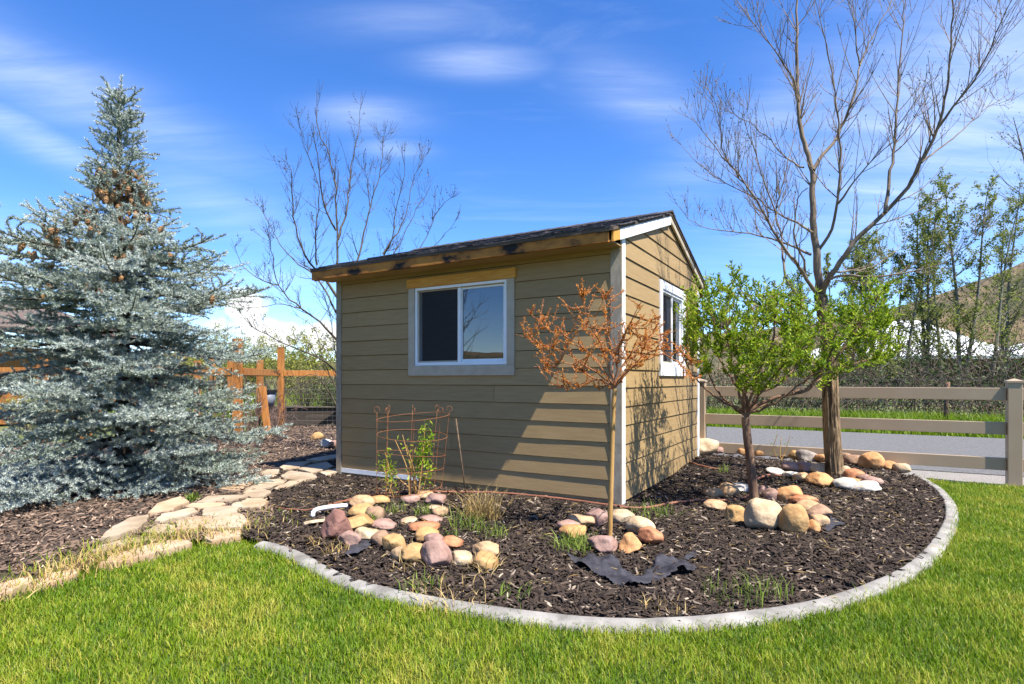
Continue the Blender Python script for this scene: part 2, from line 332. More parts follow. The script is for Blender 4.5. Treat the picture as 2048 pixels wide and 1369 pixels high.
def gndm(px, py, dz=.01):
    z = .05
    for _ in range(8): p = gnd(px, py, z); z = .5 * z + .5 * (mulch_z(p[0], p[1]) + dz)
    return gnd(px, py, z)
V = np.stack([GX.ravel(), GY.ravel(), HG.ravel()], 1)
ins = inpoly(GX.ravel(), GY.ravel(), mulch_poly); idx = np.arange(GX.size).reshape(GX.shape)
q = np.stack([idx[:-1, :-1], idx[:-1, 1:], idx[1:, 1:], idx[1:, :-1]], -1).reshape(-1, 4); q = q[ins[q].all(1)]
o = link('mulch_bed', mesh_np('mulch_bed', V, q, M['soil'], smooth=True)); tag(o, 'dark bark mulch bed around the shed and under the spruce', kind='structure')

# road parallel to the shed front, behind the ranch fence
def nt_pt(n, t): return D2 * n - D1 * t         # n: distance along the shed's depth axis, t: to the right
def strip(n0, n1, t0, t1): return [tuple(nt_pt(n0, t0)), tuple(nt_pt(n0, t1)), tuple(nt_pt(n1, t1)), tuple(nt_pt(n1, t0))]
sheet('road', strip(9.45, 15.4, -8, 70), -0.02, M['asphalt'], 'grey asphalt lane behind the ranch fence')
sheet('road_shoulder', strip(8.3, 9.45, -3, 70), -0.028, M['gravel'], 'strip of grey gravel between fence and asphalt lane')

# hills all round, higher to the right of the view
def hill_ring(name, r0, hfun, label, seed, depth=140):
    na, nr = 220, 16; V = []
    for j in range(nr):
        f = j / (nr - 1); r = r0 + depth * f
        for i in range(na):
            a = 2 * math.pi * i / na; x, y = math.sin(a) * r, math.cos(a) * r
            prof = math.sin(min(1, f * 1.25) * math.pi / 2) ** 1.3
            h = hfun(math.degrees(a)) * prof * (1 + .16 * mnoise.noise((x * .012, y * .012, seed))) + 2.2 * f * mnoise.noise((x * .06, y * .06, seed + 3))
            V.append((x, y, h - 1.0))
    Fq = [(j * na + i, j * na + (i + 1) % na, (j + 1) * na + (i + 1) % na, (j + 1) * na + i) for j in range(nr - 1) for i in range(na)]
    o = link(name, mesh_np(name, V, Fq, M['hill'], smooth=True)); tag(o, label, kind='structure'); return o
def hf(a):
    a = (a + 180) % 360 - 180
    h = 14 + 4 * math.sin(math.radians(a * 3 + 40)) + 3 * math.sin(math.radians(a * 7))
    h += 62 * math.exp(-((a - 58) / 23.0) ** 2)
    return h
hill_ring('hills', 170, hf, 'brown scrub covered hillside rising behind the aspens', 1.3)

# ------------------------------------------------------------------ concrete edging
pr = [(-.052, -.05), (-.052, .012), (-.042, .026), (-.010, .038), (.030, .043), (.043, .036), (.048, -.05)]   # cross section: lawn side .. bed side
P = curb_c; T = unit(np.gradient(P, axis=0)); Nn = np.stack([-T[:, 1], T[:, 0], np.zeros(len(T))], 1)      # left of travel = bed side
V = []; k = len(pr)
for i, p in enumerate(P):
    joint = 0.004 if i % 30 == 11 else 0
    for a, b in pr:
        w = .002 * mnoise.noise((p[0] * 5, p[1] * 5, a * 20)); V.append(p + Nn[i] * (a + w) + np.array((0, 0, b + w - (joint if b > .035 else 0))))
Fq = [(i * k + j, i * k + j + 1, (i + 1) * k + j + 1, (i + 1) * k + j) for i in range(len(P) - 1) for j in range(k - 1)]
o = link('concrete_edging', mesh_np('concrete_edging', V, Fq, M['concrete'], smooth=True)); tag(o, 'curved pale concrete edging between lawn and mulch bed', 'edging')

# ------------------------------------------------------------------ flagstone path
path = empty('path', (-3.2, 5.5, .05)); tag(path, 'irregular pale flagstone path beside the spruce', kind='structure')
c1 = lambda u, v: (.3718 * u, 860 + .3718 * v); c7 = lambda u, v: (500 + .3215 * u, 780 + .3215 * v)
FL = [(c1, [(540, 598), (590, 540), (700, 482), (800, 465), (803, 505), (740, 548), (640, 583)], 0), (c1, [(775, 550), (850, 505), (930, 508), (942, 545), (880, 562)], 0),
      (c1, [(488, 655), (560, 615), (760, 570), (880, 560), (860, 578), (640, 628), (540, 662)], 0), (c1, [(530, 725), (580, 690), (800, 620), (1000, 588), (1030, 608), (860, 658), (640, 712)], 1),
      (c1, [(830, 502), (880, 465), (1035, 432), (1068, 450), (960, 482), (880, 503)], 0), (c1, [(798, 457), (850, 405), (970, 370), (1020, 398), (930, 437)], 1),
      (c1, [(950, 548), (946, 502), (1020, 480), (1140, 470), (1132, 500), (1060, 532)], 1), (c1, [(1080, 467), (1095, 430), (1280, 418), (1280, 455), (1180, 472)], 0),
      (c1, [(1095, 522), (1160, 480), (1290, 462), (1328, 490), (1300, 532), (1110, 543)], 0), (c1, [(1098, 585), (1108, 550), (1305, 540), (1295, 572), (1140, 600)], 1),
      (c1, [(1058, 397), (1120, 362), (1380, 358), (1250, 390), (1100, 402)], 0), (c1, [(1240, 412), (1262, 398), (1390, 382), (1445, 390), (1380, 420), (1280, 427)], 0),
      (c1, [(995, 424), (1030, 404), (1205, 404), (1195, 422), (1060, 432)], 1), (c1, [(1300, 352), (1330, 333), (1440, 332), (1462, 345), (1400, 370), (1345, 362)], 0),
      (c1, [(1355, 320), (1400, 280), (1506, 268), (1530, 288), (1420, 326)], 0), (c1, [(1213, 297), (1250, 280), (1372, 280), (1345, 312), (1240, 308)], 1),
      (c1, [(1330, 262), (1360, 250), (1445, 258), (1400, 278), (1340, 280)], 0), (c1, [(1180, 328), (1215, 312), (1320, 315), (1290, 335), (1200, 338)], 1),
      (c1, [(-60, 905), (-60, 850), (0, 832), (165, 792), (182, 822), (60, 872)], 1), (c1, [(184, 805), (250, 772), (425, 745), (405, 772), (320, 802), (200, 828)], 1),
      (c7, [(180, 492), (240, 460), (385, 455), (320, 490), (200, 502)], 0), (c7, [(185, 543), (250, 510), (400, 525), (418, 547), (340, 572), (210, 562)], 0),
      (c7, [(298, 502), (380, 470), (480, 455), (525, 480), (470, 505), (380, 525)], 0), (c7, [(350, 442), (470, 415), (545, 402), (550, 430), (420, 455)], 0),
      (c7, [(430, 522), (545, 498), (552, 516), (470, 538)], 0), (c7, [(-40, 628), (110, 560), (232, 563), (195, 600), (60, 628)], 0), (c7, [(118, 632), (250, 572), (342, 570), (245, 610)], 0),
      (c7, [(-60, 712), (-20, 690), (80, 692), (118, 708), (70, 736), (-40, 738)], 1), (c7, [(-40, 662), (60, 628), (132, 642), (95, 672), (10, 688)], 0), (c7, [(60, 528), (110, 508), (185, 505), (160, 540), (90, 545)], 0)]
rf = random.Random(3); STONES = []
for fn, poly, kind in FL:
    w = [np.array(gnd(*fn(u, v), .05)) for u, v in poly]; w = np.array(w); c = w.mean(0); w = c + (w - c) * .99; STONES.append(w.copy())
    pts = []
    for i in range(len(w)):
        a, b = w[i], w[(i + 1) % len(w)]
        for f in (.04, .35, .65, .96): pts.append(a + (b - a) * f + np.array((rf.gauss(0, .008), rf.gauss(0, .008), 0)))
    pts = np.array(pts); z1 = (.068 if w[:, 1].max() > 4.75 else .050) + rf.uniform(-.004, .007); tilt = np.array((rf.gauss(0, .012), rf.gauss(0, .012)))
    n = len(pts); V = []
    for ring, (sc, z) in enumerate(((1.0, .0), (1.0, z1 - .014), (.992, z1 - .003), (.978, z1))):
        q = c + (pts - c) * sc; V += [(p[0] - path.location.x, p[1] - path.location.y, (z + (float((p - c)[:2] @ tilt) if ring else 0) + (.003 * mnoise.noise((p[0] * 6, p[1] * 6, 1)) if ring else 0)) - path.location.z) for p in q]
    V.append((c[0] - path.location.x, c[1] - path.location.y, z1 + .002 - path.location.z))
    Fc = [(r * n + i, r * n + (i + 1) % n, (r + 1) * n + (i + 1) % n, (r + 1) * n + i) for r in range(3) for i in range(n)] + [(3 * n + i, 3 * n + (i + 1) % n, 4 * n) for i in range(n)]
    me = bpy.data.meshes.new('flagstone'); me.from_pydata(V, [], Fc); me.update(); me.materials.append(M['flag2' if kind else 'flag']); link('flagstone', me, path)

# ------------------------------------------------------------------ the shed
shed = empty('garden_shed', (0.985, 5.19, 0), math.atan2(-.5062, .8624))
tag(shed, 'tan lap sided garden shed with gable roof and two white windows', 'shed')
LW, DW, ZW, ZR = 3.63, 3.14, 2.46, 3.088           # front width, depth, wall height, ridge height (local x: -LW..0, local y: 0..DW)
OV, RK, SL = .325, .06, .3140
def roof_z(y): return ZR + .03 - SL * abs(y - DW / 2)
FWX = (-2.48, -1.10, 1.245, 2.225)                  # front window opening incl. casing: x0 x1 z0 z1
SWY = (1.21, 2.32, 1.244, 2.30)
# wall cores with real window openings
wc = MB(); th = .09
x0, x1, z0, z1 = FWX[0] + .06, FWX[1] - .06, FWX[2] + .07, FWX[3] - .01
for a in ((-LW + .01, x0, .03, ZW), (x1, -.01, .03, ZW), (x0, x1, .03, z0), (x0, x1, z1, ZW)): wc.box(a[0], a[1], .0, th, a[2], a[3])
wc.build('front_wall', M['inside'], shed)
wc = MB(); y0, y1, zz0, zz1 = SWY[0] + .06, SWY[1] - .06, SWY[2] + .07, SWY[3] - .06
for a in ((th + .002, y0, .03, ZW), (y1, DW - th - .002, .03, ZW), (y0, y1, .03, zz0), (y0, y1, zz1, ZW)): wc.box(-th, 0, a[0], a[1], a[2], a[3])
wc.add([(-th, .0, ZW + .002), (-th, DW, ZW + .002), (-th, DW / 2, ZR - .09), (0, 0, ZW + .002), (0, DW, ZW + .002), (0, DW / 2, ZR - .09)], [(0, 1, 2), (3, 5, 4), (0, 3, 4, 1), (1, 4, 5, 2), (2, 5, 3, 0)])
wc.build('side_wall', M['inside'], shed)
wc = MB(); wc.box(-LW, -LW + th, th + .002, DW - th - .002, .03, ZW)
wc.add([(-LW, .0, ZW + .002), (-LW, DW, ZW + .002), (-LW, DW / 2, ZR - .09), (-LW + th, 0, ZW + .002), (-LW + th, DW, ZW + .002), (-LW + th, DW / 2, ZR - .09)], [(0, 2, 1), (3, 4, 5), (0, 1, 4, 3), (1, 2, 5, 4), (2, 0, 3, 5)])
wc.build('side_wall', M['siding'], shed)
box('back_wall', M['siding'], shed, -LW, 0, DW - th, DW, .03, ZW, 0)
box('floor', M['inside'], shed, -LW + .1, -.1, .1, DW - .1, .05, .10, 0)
# siding boards: every course and piece its own part, a slightly warped wedge; gap to dark core imitates shade under laps
rs = random.Random(11)
def lap(L0, L1, z0, z1, place, clip=None):
    n = max(2, int((L1 - L0) / .22)); V = []; sd = rs.uniform(0, 99); ztop = z1
    for i in range(n + 1):
        u = L0 + (L1 - L0) * i / n; wv = .0032 * mnoise.noise((u * .9, sd, 0)) + .0015 * mnoise.noise((u * 3.1, sd, 7))
        zt = ztop if clip is None else max(z0 + .004, min(ztop, clip(u)))
        zb = z0 + .0018 * mnoise.noise((u * .7, sd, 4))
        for off, z in ((.0195 + wv, zb), (.004, zb), (.002, zt), (.0085 + .4 * wv, zt)): V.append(place(u, off, z))
    Fq = []
    for i in range(n):
        for k in range(4): Fq.append((i * 4 + k, i * 4 + (k + 1) % 4, (i + 1) * 4 + (k + 1) % 4, (i + 1) * 4 + k))
    Fq += [(3, 2, 1, 0), (n * 4, n * 4 + 1, n * 4 + 2, n * 4 + 3)]
    me = bpy.data.meshes.new('siding_board'); me.from_pydata(V, [], Fq); me.update(); me.materials.append(M['siding'])
    link('siding_board', me, shed)
E = .1735; ZB = .105
front = lambda u, o_, z: (u, -o_, z); side = lambda u, o_, z: (o_, u, z)
z = ZB; row = 0
while z < ZW + .02:
    zt = min(z + E - .005, ZW + .06)
    segs = [(-LW + .075, -.085)]
    if z < FWX[3] + .10 and zt > FWX[2] + .03:
        segs = [(-LW + .075, FWX[0] + .03), (FWX[1] - .03, -.085)]
        if z < FWX[2] or z + E > FWX[3] + .08: segs = [(-LW + .075, -.085)]
    if row == 10: segs = [(-LW + .075, -3.30), (-3.297, FWX[0] + .03), (FWX[1] - .03, -.085)]
    if row in (2, 4, 5) and len(segs) == 1: c = {2: -1.9, 4: -3.0, 5: -1.35}[row]; segs = [(segs[0][0], c), (c + .004, segs[0][1])]
    for a, b in segs: lap(a, b, z, zt, front)
    z += E; row += 1
z = ZB - .02; row = 0
gable = lambda u: roof_z(u) - .075
while z < ZR - .12:
    zt = z + E - .005
    a, b = .05, DW - .02
    if z > ZW - .12:                                          # board ends follow the rake
        lim = (ZR + .03 - .075 - z) / SL; a = max(a, DW / 2 - lim + .01); b = min(b, DW / 2 + lim - .01)
    if b - a > .1:
        segs = [(a, b)]
        if z < SWY[3] - .03 and zt > SWY[2] + .03:
            segs = [(a, SWY[0] + .03), (SWY[1] - .03, b)]
            if z < SWY[2] - .02 or z + E > SWY[3] + .05: segs = [(a, b)]
        for s0, s1 in segs: lap(s0, s1, z, zt, side, gable if z > ZW - .3 else None)
    z += E; row += 1
# skirt, corner boards
box('skirt_board', M['siding'], shed, -LW + .08, -.09, -.007, -.001, -.02, .125)
box('white_flashing', M['white'], shed, -LW + .075, -2.35, -.021, -.0075, .068, .122)
box('corner_board', M['corner'], shed, -.084, .026, -.026, -.001, .02, 2.44, .004)
box('corner_board', M['white'], shed, .001, .024, -.0005, .085, .03, 2.50, .004)
box('corner_board', M['corner'], shed, -LW - .012, -LW + .073, -.026, -.001, .03, 2.46, .004)
box('corner_board', M['corner'], shed, -LW - .024, -LW - .001, -.0005, .08, .03, 2.46, .004)
box('corner_board', M['white'], shed, .001, .024, DW - .085, DW + .02, .05, 2.42, .004)
# front window
def window(name, along, P, header, swap):
    """P(u, out, z) -> local point; along = (u0, u1, z0, z1) casing outline"""
    w = empty('window'); w.parent = shed; u0, u1, z0, z1 = along
    def pb(nm, m, a, b, o0, o1, c, d, bev=.0025):
        p, q = P(a, o0, c), P(b, o1, d); return box(nm, m, w, min(p[0], q[0]), max(p[0], q[0]), min(p[1], q[1]), max(p[1], q[1]), c, d, bev)
    cw = .088; bt = .11; top = 0 if header else .09
    cm = M['trim'] if header else M['white']
    pb('casing', cm, u0, u0 + cw, .0, .034, z0 + bt + .001, z1); pb('casing', cm, u1 - cw, u1, .0, .034, z0 + bt + .001, z1)
    pb('casing', cm, u0, u1, .0, .036, z0, z0 + bt)
    if header: pb('header_board', M['header'], u0 - .02, u1 + .02, .0, .042, z1 + .001, z1 + .105, .004)
    else: pb('casing', cm, u0 + cw + .001, u1 - cw - .001, .0, .034, z1 - top, z1)
    a, b, c, d = u0 + cw + .001, u1 - cw - .001, z0 + bt + .001, z1 - top - .001
    f = .030
    pb('frame', M['vinyl'], a, a + f, -.07, .022, c, d); pb('frame', M['vinyl'], b - f, b, -.07, .022, c, d)
    pb('frame', M['vinyl'], a + f, b - f, -.07, .022, c, c + f + .005); pb('frame', M['vinyl'], a + f, b - f, -.07, .022, d - f, d)
    mid = (a + b) / 2
    pb('mullion', M['vinyl'], mid - .019, mid + .019, -.05, .012, c + f + .005, d - f)
    g0, g1 = (a + f, mid - .019) if swap else (mid + .019, b - f)       # fixed light
    h0, h1 = (mid + .019, b - f) if swap else (a + f, mid - .019)       # sliding light behind a screen
    s = .028; lo, hi = c + f + .006, d - f - .001
    for q in ((g0, g0 + .012, lo, hi), (g1 - s, g1, lo, hi), (g0 + .012, g1 - s, lo, lo + s), (g0 + .012, g1 - s, hi - s, hi)): pb('sash', M['vinyl'], q[0], q[1], -.03, -.004, q[2], q[3], .001)
    pb('pane', M['glass'], g0 + .012, g1 - s, -.0165, -.0155, lo + s, hi - s, 0)
    for q in ((h0, h0 + .016, lo, hi), (h1 - .010, h1, lo, hi), (h0 + .016, h1 - .010, lo, lo + .016), (h0 + .016, h1 - .010, hi - .016, hi)): pb('screen_frame', M['trim'], q[0], q[1], -.006, .004, q[2], q[3], .001)
    sc = pb('insect_screen', M['screen'], h0 + .016, h1 - .010, -.002, -.0012, lo + .016, hi - .016, 0)
    return w
window('window', FWX, lambda u, o_, z: (u, -o_, z), True, False)
window('window', SWY, lambda u, o_, z: (o_, u, z), False, False)
box('shelf', M['shelf'], shed, -2.6, -1.2, 1.55, 1.75, 1.92, 1.97); box('shelf', M['shelf'], shed, -2.6, -1.2, 1.55, 1.75, 1.22, 1.27)
box('shelf_back', M['inside'], shed, -2.7, -1.1, 1.76, 1.79, .3, 2.4)
# roof: deck, fascia, rake boards, shingles one by one
rf_o = empty('roof'); rf_o.parent = shed
def rp(x, y, dz=0): return (x, y, roof_z(y) + dz)
XL, XR = -LW - .10, RK
for sgn in (0, 1):
    ya, yb = (-OV, DW / 2) if sgn == 0 else (DW / 2, DW + OV)
    mb = MB(); P8 = [rp(XL, ya, -.035), rp(XR, ya, -.035), rp(XR, yb, -.035), rp(XL, yb, -.035), rp(XL, ya, -.012), rp(XR, ya, -.012), rp(XR, yb, -.012), rp(XL, yb, -.012)]
    mb.add(P8, [(0, 3, 2, 1), (4, 5, 6, 7), (0, 1, 5, 4), (1, 2, 6, 5), (2, 3, 7, 6), (3, 0, 4, 7)]); mb.build('roof_deck', M['wall_brown'], rf_o)
fz = roof_z(-OV) - .037
j = -1.55
box('fascia_board', M['fascia'], rf_o, XL + .01, j, -OV - .006, -OV + .030, fz - .100, fz, .003)
box('fascia_board', M['fascia'], rf_o, j + .003, XR - .05, -OV - .004, -OV + .032, fz - .096, fz - .002, .003)
box('drip_edge', M['wall_brown'], rf_o, XL, XR, -OV - .016, -OV - .008, fz - .004, fz + .030, 0)
box('fascia_board', M['fascia'], rf_o, XL + .01, XR - .05, DW + OV - .03, DW + OV, fz - .118, fz, .003)
box('soffit', M['siding'], rf_o, XL + .02, XR - .03, -OV + .033, -.03, fz - .085, fz - .073, 0)
def rake(x0, x1, m, ya, yb, h, dz=-.037):
    mb = MB(); V = []
    for x in (x0, x1):
        for y in (ya, yb): V += [rp(x, y, dz - h), rp(x, y, dz)]
    mb.add(V, [(0, 1, 3, 2), (4, 6, 7, 5), (0, 4, 5, 1), (2, 3, 7, 6), (1, 5, 7, 3), (0, 2, 6, 4)]); return mb.build('rake_board', m, rf_o, bevel=.003)
rake(.026, .052, M['white'], -.13, DW / 2 - .001, .105); rake(.026, .050, M['trim'], DW / 2 + .001, DW + .14, .07)
rake(.027, .050, M['header'], -OV + .03, -.131, .10)
rake(-LW - .09, -LW - .065, M['fascia'], -OV + .034, DW / 2 - .001, .12); rake(-LW - .09, -LW - .065, M['fascia'], DW / 2 + .001, DW + OV - .04, .12)
ex = .142; slope_len = (DW / 2 + OV) * math.hypot(1, SL); rows = int(slope_len / ex) + 1; ang = math.atan(SL)
tabs = []
for k in range(5):
    r5 = random.Random(k); w = .235 + .02 * k; b = .009 + .005 * (k % 3); mb = MB()
    V = [(0, -.0, 0), (w, .0, 0), (w, ex + .06, -.006), (0, ex + .06, -.006), (0, 0 + r5.uniform(-.004, .004), b), (w, r5.uniform(-.006, .006), b + r5.uniform(-.002, .004)), (w, ex + .06, .004), (0, ex + .06, .004)]
    mb.add(V, [(0, 3, 2, 1), (4, 5, 6, 7), (0, 1, 5, 4), (1, 2, 6, 5), (2, 3, 7, 6), (3, 0, 4, 7)]); tabs.append((w, mb.mesh('shingle', M['shingle'])))
for sgn in (1, -1):
    if sgn == -1: continue
    for r in range(rows):
        d = r * ex - .02; y = -OV + d * math.cos(ang); x = XL - rs.uniform(0, .12)
        while x < XR - .02:
            w, me = tabs[rs.randrange(5)]
            o = link('shingle', me, rf_o, (max(x, XL - .012), y, roof_z(y) - .010 + .0035), (ang, 0, rs.uniform(-.012, .012)))
            if x < XL - .012: x = XL - .012
            if x + w > XR + .02: o.scale.x = (XR + .015 - x) / w
            x += w + .004
mb = MB(); ya, yb = DW / 2 + .02, DW + OV + .02; P8 = [rp(XL - .01, ya, -.008), rp(XR + .01, ya, -.008), rp(XR + .01, yb, -.008), rp(XL - .01, yb, -.008), rp(XL - .01, ya, .008), rp(XR + .01, ya, .008), rp(XR + .01, yb, .008), rp(XL - .01, yb, .008)]
mb.add(P8, [(0, 3, 2, 1), (4, 5, 6, 7), (0, 1, 5, 4), (1, 2, 6, 5), (2, 3, 7, 6), (3, 0, 4, 7)]); mb.build('shingle_sheet', M['shingle'], rf_o)
x = XL - .01
while x < XR:
    w = min(.24, XR + .012 - x); mb = MB()
    if w < .03: break
    mb.add([(x, DW / 2 - .13, ZR + .03 - .13 * SL + .008), (x, DW / 2, ZR + .052), (x, DW / 2 + .13, ZR + .03 - .13 * SL + .008), (x + w, DW / 2 - .13, ZR + .03 - .13 * SL + .012), (x + w, DW / 2, ZR + .058), (x + w, DW / 2 + .13, ZR + .03 - .13 * SL + .012),
            (x, DW / 2, ZR + .030), (x + w, DW / 2, ZR + .030)], [(0, 3, 4, 1), (1, 4, 5, 2), (0, 1, 6), (1, 2, 6), (3, 7, 4), (4, 7, 5), (0, 6, 7, 3), (6, 2, 5, 7)])
    mb.build('ridge_cap', M['shingle'], rf_o); x += .2

# ------------------------------------------------------------------ tan vinyl ranch fence
fr_o = np.array((5.735, 6.50)); fence = empty('ranch_fence', (fr_o[0], fr_o[1], 0), math.atan2(-.5062, .8624))
tag(fence, 'tan three rail vinyl ranch fence along the lane', 'fence')
def fpost(x):
    p = MB().box(x - .066, x + .066, -.066, .066, -.1, 1.165).build('post', M['fence'], fence, bevel=.006)
    MB().box(x - .075, x + .075, -.075, .075, 1.166, 1.188).add([(x - .075, -.075, 1.188), (x + .075, -.075, 1.188), (x + .075, .075, 1.188), (x - .075, .075, 1.188), (x, 0, 1.215)], [(0, 1, 4), (1, 2, 4), (2, 3, 4), (3, 0, 4)]).build('cap', M['fence'], p)
for x in (-3.47, 0, 2.44): fpost(x)
for a, b in ((-3.40, -.067), (.067, 2.37)):
    for zc in (1.035, .64, .23): MB().box(a, b, -.02, .02, zc - .072, zc + .072).build('rail', M['fence'], fence, bevel=.005)

# ------------------------------------------------------------------ vegetation helpers
def tree(name, label, cat='tree', group=None, loc=(0, 0, 0)):
    o = empty(name, loc); tag(o, label, cat, group); return o
def sub(parent, name, me):
    """meshes are built in world space: shift them under their thing"""
    o = link(name, me, parent); o.location = -Vector(parent.location); return o
class Crown:
    def __init__(s, rng): s.rng = rng; s.T = Tubes(); s.tips = []; s.nodes = []
    def limb(s, pts, r0, r1, sides=7, step=.08, wob=.006):
        P = spline(pts, step); n = len(P); P[1:] += s.rng.normal(0, wob, (n - 1, 3)); R = r0 + (r1 - r0) * np.linspace(0, 1, n) ** .62
        s.T.add(P, R, sides); return P, R
    def twigs(s, P, R, n, L, up=.5, lv=2, u0=.2, spread=.8, sides=4, rmax=.012, minr=.0016, away=None, fwd=.6):
        rng = s.rng; m = len(P)
        for _ in range(n):
            u = u0 + (1 - u0) * rng.random(); i = min(m - 2, int(u * (m - 1))); p = P[i]; t = unit(P[i + 1] - P[i])
            d = unit(t * fwd + unit(rng.normal(size=3)) * spread + np.array((0, 0, up * .6)))
            ln = L * (.45 + .75 * rng.random()) * (1.15 - .6 * u); k = 5
            q = [p]; dd = d
            for _j in range(k):
                dd = unit(dd + np.array((0, 0, up * .22)) + rng.normal(0, .055, 3)); q.append(q[-1] + dd * ln / k)
            q = np.array(q); r = min(rmax, R[i] * .55); rr = np.linspace(max(r, minr), minr * .8, k + 1)
            s.T.add(q, rr, sides)
            if lv > 1: s.twigs(q, rr, (2 + int(rng.random() * 3)) if lv > 2 else int(rng.random() * 1.7), L * .45, up, lv - 1, .15, spread, 3, rmax * .5, minr, fwd=fwd)
            s.tips.append((q[-1], dd)); s.nodes.append(q)

# ------------------------------------------------------------------ blue spruce
rg = np.random.default_rng(21)
SX, SY = -4.36, 6.35
spruce = tree('spruce_tree', 'tall blue spruce with hanging cones left of the path', 'tree', None, (SX, SY, .03))
TT = Tubes(); zt = 4.42
tz = np.linspace(0, 1, 14); TT.add(np.stack([SX + .02 * np.sin(tz * 5), SY + .02 * np.cos(tz * 4), .03 + tz * zt], 1), .085 * (1 - tz) + .007, 8)
prof_z = [0.1, .35, .8, 1.4, 1.9, 2.25, 2.5, 2.7, 2.95, 3.3, 3.7, 4.1, 4.4]; prof_r = [1.3, 1.54, 1.64, 1.60, 1.55, 1.46, 1.26, .92, .56, .36, .26, .16, .08]
tw_p, tw_d, tw_l, tw_v = [], [], [], []
cone_pts = []
def needle_twig(p, d, l, v): tw_p.append(p); tw_d.append(d); tw_l.append(l); tw_v.append(v)
zz = .14; ang0 = 0
while zz < zt - .05:
    hi = zz / zt
    nb = 8 if zz < 2.7 else (6 if zz < 3.5 else 5)
    for b in range(nb):
        a = ang0 + 2 * math.pi * b / nb + rg.normal(0, .16); L = np.interp(zz, prof_z, prof_r) * rg.choice([rg.uniform(.5, .8), rg.uniform(.85, 1.15)], p=[.35, .65]); z0 = zz + rg.normal(0, .035)
        el0 = np.interp(zz, [0, 1.5, 3, 3.6, 4.5], [-.12, -.02, .28, .65, 1.05]); rad = np.array((math.cos(a), math.sin(a), 0)); bv = rg.normal(.0, .16)
        n = max(3, int(L / .11)); P = []; p = np.array((SX, SY, z0)); el = el0
        for i in range(n + 1):
            P.append(p.copy()); f = i / n; e = el0 - (.32 if zz < 3 else .1) * math.sin(f * math.pi) + (.45 if zz < 3 else .25) * f * f
            p = p + (rad * math.cos(e) + np.array((0, 0, math.sin(e)))) * L / n
        P = np.array(P); P[:, 2] = np.maximum(P[:, 2], .10)
        TT.add(P, np.linspace(.004 + .011 * L, .0025, n + 1), 4)
        sd = np.array((-rad[1], rad[0], 0))
        for i in range(max(1, int(n * .16)), n + 1):
            f = i / n; t = unit(P[min(i + 1, n)] - P[max(i - 1, 0)])
            if i == n: needle_twig(P[i] - t * .05, t, .13 * rg.uniform(.8, 1.2), bv + rg.normal(0, .1)); 
            needle_twig(P[i - 1], t, np.linalg.norm(P[i] - P[i - 1]) * 1.05, bv + rg.normal(0, .1))
            for sg in (-1, 1):
                if i == n: continue
                l2 = (.10 + .36 * L * (1 - f) ** .75) * rg.uniform(.6, 1.1); l2 = min(l2, .48)
                d2 = unit(t * .62 + sd * sg * .75 + np.array((0, 0, rg.normal(.02, .2)))); q0 = P[i]
                m2 = max(1, int(l2 / .12)); q = q0.copy(); dd = d2.copy()
                for j in range(m2):
                    dd = unit(dd + np.array((0, 0, .05 * rg.normal() + .02)) + t * .06); needle_twig(q, dd, l2 / m2 * 1.08, bv + rg.normal(0, .12)); q = q + dd * l2 / m2
                    if j < m2:
                        for s3 in (-1, 1):
                            if rg.random() < .62:
                                d3 = unit(dd * .75 + unit(np.cross(dd, (0, 0, 1))) * s3 * .7 + np.array((0, 0, rg.normal(.14, .28)))); l3 = rg.uniform(.07, .15) * (1 - .3 * j / m2)
                                needle_twig(q, d3, l3, bv + rg.normal(0, .14))
                if rg.random() < .6 and zz > .4:                    # short upright shoot on top
                    needle_twig(q0, unit(t * .4 + np.array((0, 0, .8)) + rg.normal(0, .2, 3)), rg.uniform(.05, .12), bv + rg.normal(0, .12))
        if 2.15 < zz < 3.5 and L > .2:
            for _ in range(rg.integers(5, 11) if zz > 2.6 else rg.integers(0, 4)):
                cc = P[int(rg.uniform(.3, .95) * n)]; cone_pts += [cc + rg.normal(0, .03, 3) for _c in range(rg.integers(1, 4))]
    ang0 += 2.4; zz += np.interp(zz, [0, 2.6, 3.2, 4.5], [.178, .178, .155, .15]) * rg.uniform(.85, 1.15)
needle_twig(np.array((SX, SY, zt - .12)), np.array((0, 0, 1.)), .30, 0)
tp, td, tl, tv = np.array(tw_p), unit(np.array(tw_d)), np.array(tw_l), np.array(tw_v)
vis = (tp[:, 1] < SY + .35) & (tp[:, 0] > -.93 * tp[:, 1] - .35)                                               # the far side keeps fewer needles
cnt = np.ceil(tl * np.where(vis, 470, 130)).astype(int) + 2
ix = np.repeat(np.arange(len(tp)), cnt); n = len(ix); u = rg.random(n); ph = rg.random(n) * 2 * np.pi
d = td[ix]; ref = np.where(np.abs(d[:, 2:]) > .8, np.array([[1., 0, 0]]), np.array([[0, 0, 1.]])); s1 = unit(np.cross(d, ref)); s2 = np.cross(s1, d)
rad = s1 * np.cos(ph)[:, None] + s2 * np.sin(ph)[:, None]; rad[:, 2] += .25
th_ = rg.uniform(.55, 1.3, n); nd = unit(d * np.cos(th_)[:, None] + rad * np.sin(th_)[:, None]); nl = rg.uniform(.024, .038, n)
p0 = tp[ix] + d * (tl[ix] * u)[:, None]; wv = unit(np.cross(nd, rg.normal(size=(n, 3)))) * .0040
V = np.stack([p0 - wv, p0 + wv, p0 + nd * nl[:, None]], 1).reshape(-1, 3)
var = np.clip(np.repeat(.5 + .8 * tv[ix] + rg.normal(0, .13, n), 3), 0, 1)
sub(spruce, 'needles', mesh_np('needles', V, np.arange(n * 3).reshape(-1, 3), M['needle'], var))['kind'] = 'stuff'
for i in np.nonzero((tl > .09) & vis)[0]: TT.add(np.array([tp[i], tp[i] + td[i] * tl[i]]), .0022, 3)
